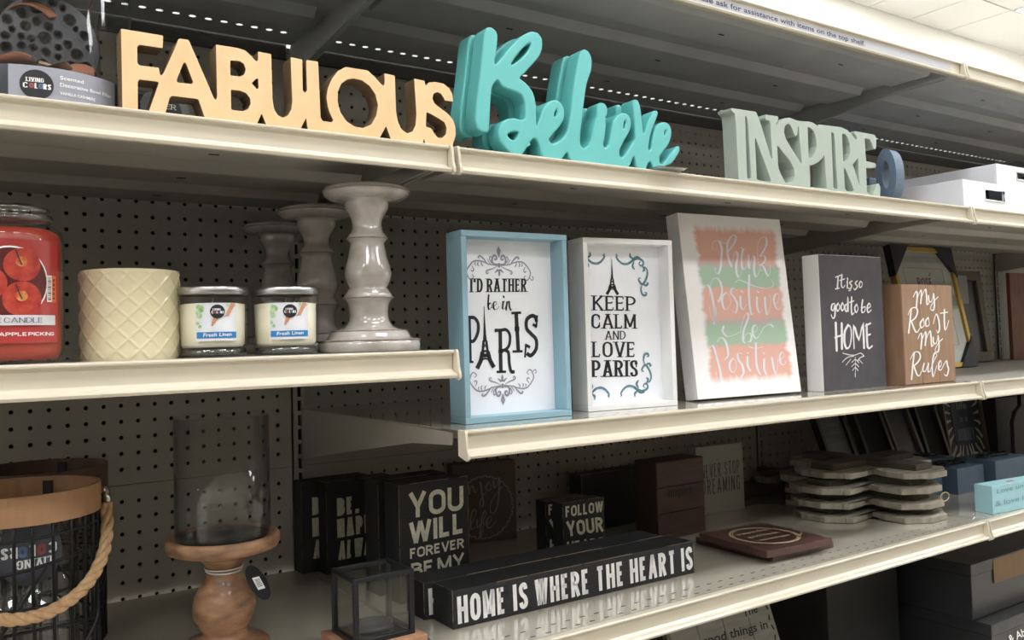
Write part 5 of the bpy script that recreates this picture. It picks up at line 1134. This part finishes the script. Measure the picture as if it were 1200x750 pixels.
# baskets
RIM = mat('bent_wood_rim', (158, 118, 86), .6, c2=(172, 132, 98), scale=10, stretch=(1, 1, 4)); RIMD = mat('dark_wood_rim', (84, 64, 54), .6, c2=(98, 74, 62), scale=10)
ROPE = mat('jute_rope', (178, 142, 104), .85, c2=(204, 170, 130), scale=120, bump=.4, bscale=700)
def basket(cx, cy, R_, ztop, rim_m, label, rope=True, seed=1):
    rng = random.Random(seed); c = Vector((cx, cy, 0)); t = thing('wire_basket', (cx, cy, zD), label, 'lantern basket', 'round wire baskets with wooden rims')
    hh = .032
    MB().lathe([(R_, ztop-hh), (R_, ztop), (R_-.005, ztop), (R_-.005, ztop-hh), (R_, ztop-hh)], c, 64, smooth=False).build('wooden_rim', rim_m, t)
    def ring(z, r_, am=0., ph=0.): return [c+Vector((r_*math.cos(2*math.pi*k/40), r_*math.sin(2*math.pi*k/40), z+am*math.sin(2*math.pi*k/40*2+ph))) for k in range(40)]
    for z_, am in ((zD+.003, 0), (zD+.050, .003), (zD+.088, .006), (zD+.122, .004), (zD+.160, .006), (zD+.192, .002)): MB().tube(ring(z_, R_-.004, am, rng.uniform(0, 6)), .0019, 6, True).build('wire_ring', WIRE, t)
    for k in range(26):
        a_ = 2*math.pi*k/26; j = rng.uniform(-.05, .05)
        MB().tube(cat3([c+Vector(((R_-.004)*math.cos(a_+j*s_), (R_-.004)*math.sin(a_+j*s_), zD+.003+(ztop-hh+.004-zD-.003)*s_)) for s_ in (0, .33, .66, 1)], 3), .0021, 6).build('wire_upright', WIRE, t)
    for k in range(5):
        a_ = 2*math.pi*k/5+.4; MB().tube(cat3([c+Vector(((R_-.001+.006*math.sin(s_*6))*math.cos(a_+s_*.8), (R_-.001+.006*math.sin(s_*6))*math.sin(a_+s_*.8), zD+.06+.1*s_)) for s_ in (0, .25, .5, .75, 1)], 4), .0018, 6).build('wire_twist', WIRE, t)
    MB().box(cx-.006+R_*.3, cx+.006+R_*.3, cy-R_*.954-.001+.006, cy-R_*.954+.001+.006, ztop-.03, ztop-.004).build('inner_bracket', WIRE, t) if False else None
    a_ = rad(62); q = c+Vector(((R_-.0065)*math.cos(a_), (R_-.0065)*math.sin(a_), ztop-.018)); e1 = Vector((-math.sin(a_), math.cos(a_), 0)); MB().obox(q-e1*.006-Vector((0, 0, .013)), e1*.012, Vector((-math.cos(a_), -math.sin(a_), 0))*.0012, Vector((0, 0, .026))).build('inner_bracket', WIRE, t)
    MB().lathe([(R_*.72, .004), (R_*.72, .205), (R_*.72-.0015, .205), (R_*.72-.0015, .004)], (cx, cy, zD), 44).build('glass_cylinder', clear('basket_glass', (.96, .965, .97), .05, .03) if 'basket_glass' not in bpy.data.materials else bpy.data.materials['basket_glass'], t)
    if rope:
        for s_ in (-1, 1):
            q = c+Vector((s_*(R_+.001), 0, ztop-.014)); MB().tube([q, q+Vector((s_*.007, 0, 0))], .004, 10).tube([q+Vector((s_*.005, 0, .001)), q+Vector((s_*.0065, -.002, -.010)), q+Vector((s_*.0065, -.004, -.022))], .0042, 8).build('metal_fitting', CHROME, t)
        N_ = 120; path = []
        for k in range(N_+1):
            ph = math.pi*k/N_; path.append(Vector((cx+(R_+.0060)*math.cos(ph)*1.0, cy-.004-.100*math.sin(ph)**1.1, ztop-.030-.094*math.sin(ph)**.8)))
        for st in range(3):
            pp = []
            for k, q in enumerate(path):
                d = (path[min(k+1, N_)]-path[max(k-1, 0)]).normalized(); s1 = d.cross(Vector((0, 0, 1))).normalized() if abs(d.z) < .95 else Vector((1, 0, 0)); s1 = d.cross(Vector((0, 1, 0.3))).normalized(); s2 = d.cross(s1).normalized()
                an = k*.42+st*2*math.pi/3; pp.append(q+s1*(.0033*math.cos(an))+s2*(.0033*math.sin(an)))
            MB().tube(pp, .0041, 7).build('rope_strand', ROPE, t)
    return t
bt = basket(-.4605, .228, .0865, 1.197, RIM, 'front wire basket with light wooden rim and thick rope handle')
# upside-down round sticker inside the front basket
c = Vector((-.4605, .228, zD)); r_ = .0865*.72; fnc = cyl_fn(c, r_, math.atan2(EYE.y-c.y, EYE.x-c.x)); fl_ = lambda s_, z, off=0.: fnc(-s_, .150-z, off)
mb = MB(); disc(mb, fnc, -.002, .170-.028, .029, .001, 32); 
logo(lambda s_, z, off=0.: fnc(-s_+.012, .322-z, off+.0006), 0, .150, .034, bt, .0006, DG)
q = basket(-.424, .412, .0865, 1.197, RIMD, 'middle wire basket with darker rim, behind the front basket', False, 4)
q = basket(-.462, .0, .0, 0, RIMD, 'x', False, 4) if False else None
# ================================================================== BELOW THE LOWER SHELF
PK = mat('whitewash_plank', (136, 134, 128), .7, c2=(158, 156, 150), scale=14, stretch=(1, 1, 6)); ly = .18
A = ay(806, 742, ly); B = ay(908, 700, ly)
t = thing('plank_sign', (A.x+.02, .10, zF), 'whitewashed plank sign with black words standing under the lower shelf', 'sign')
up = Vector((0, .34, .94)).normalized(); a = Vector((A.x-.045, .10, zF+.003)); W = .26; Hh = .285; nn = Vector((0, .94, -.34)).normalized()
for i in range(4): MB().obox(a+Vector((W*i/4+.0006, 0, 0)), Vector((W/4-.0012, 0, 0)), nn*.012, up*Hh).build('plank', PK, t, bevel=.001, seg=1)
f = Face(a, (1, 0, 0), up); mb = MB()
ftext_px(f, mb, 'The', (871, 723.5), (888, 717), (869, 713)); ftext_px(f, mb, 'good things in', (823, 757), (900, 736), (821, 746)); mb.build('lettering', INK, t)
mb = MB()
for k in range(14): q = f.px(0, 0)*0+Vector((W-.012, Hh-.02-k*.018)); ribbon(mb, [q, q+Vector((.002*(-1)**k, -.006))], .004, lambda x, y: f.p(x, y, .0006))
mb.build('border_print', INK, t)
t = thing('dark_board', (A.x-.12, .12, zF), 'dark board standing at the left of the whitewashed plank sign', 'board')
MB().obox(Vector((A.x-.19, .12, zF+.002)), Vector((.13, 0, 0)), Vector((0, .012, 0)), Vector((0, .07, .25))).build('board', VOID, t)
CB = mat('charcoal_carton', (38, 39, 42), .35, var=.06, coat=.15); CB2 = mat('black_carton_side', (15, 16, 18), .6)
def carton(P_, w_, d_, z0, z1, label):
    t = thing('storage_box', (P_.x, P_.y, z0), label, 'box', 'black storage boxes under the lower shelf'); ch = .0
    MB().box(P_.x, P_.x+w_, P_.y, P_.y+d_, z0+.0003, z1-.0245).build('box_body', CB, t, bevel=.0015)
    MB().box(P_.x-.0015, P_.x+w_+.0015, P_.y-.0015, P_.y+d_+.0015, z1-.024, z1).build('lid', CB, t, bevel=.0015); return t
Pb = ay(1140.5, 727.5, .08)
t = carton(Pb, .42, .40, Pb.z, ay(1140.5, 661, .08).z, 'upper black storage box with a tan label, lower right corner')
fz = Face(Vector((Pb.x, Pb.y-.0018, Pb.z)), (1, 0, 0), (0, 0, 1)); c4 = [fz.px(u, v) for u, v in ((1165, 684), (1200, 667), (1199, 640), (1162, 656))]
MB().obox(fz.p(c4[0].x, c4[0].y, 0), Vector((.16, 0, 0)), Vector((0, -.0006, 0)), Vector((0, 0, .052))).build('tan_label', mat('kraft_label', (120, 96, 68), .7), t)
P2 = Vector((Pb.x+.004, .045, 0)); z2 = Pb.z-.0006
t = carton(P2, .42, .40, zF+.0, z2, 'lower charcoal storage box under the tan labelled one')
fz = Face(Vector((P2.x, P2.y-.0018, zF)), (1, 0, 0), (0, 0, 1)); mb = MB(); font_text(mb, lambda x, y: fz.p(x, y, .0006), '& Abel', fz.px(1183, 754), fz.px(1208, 741), fz.px(1180, 745), .1); mb.build('lettering', WHITEINK, t)
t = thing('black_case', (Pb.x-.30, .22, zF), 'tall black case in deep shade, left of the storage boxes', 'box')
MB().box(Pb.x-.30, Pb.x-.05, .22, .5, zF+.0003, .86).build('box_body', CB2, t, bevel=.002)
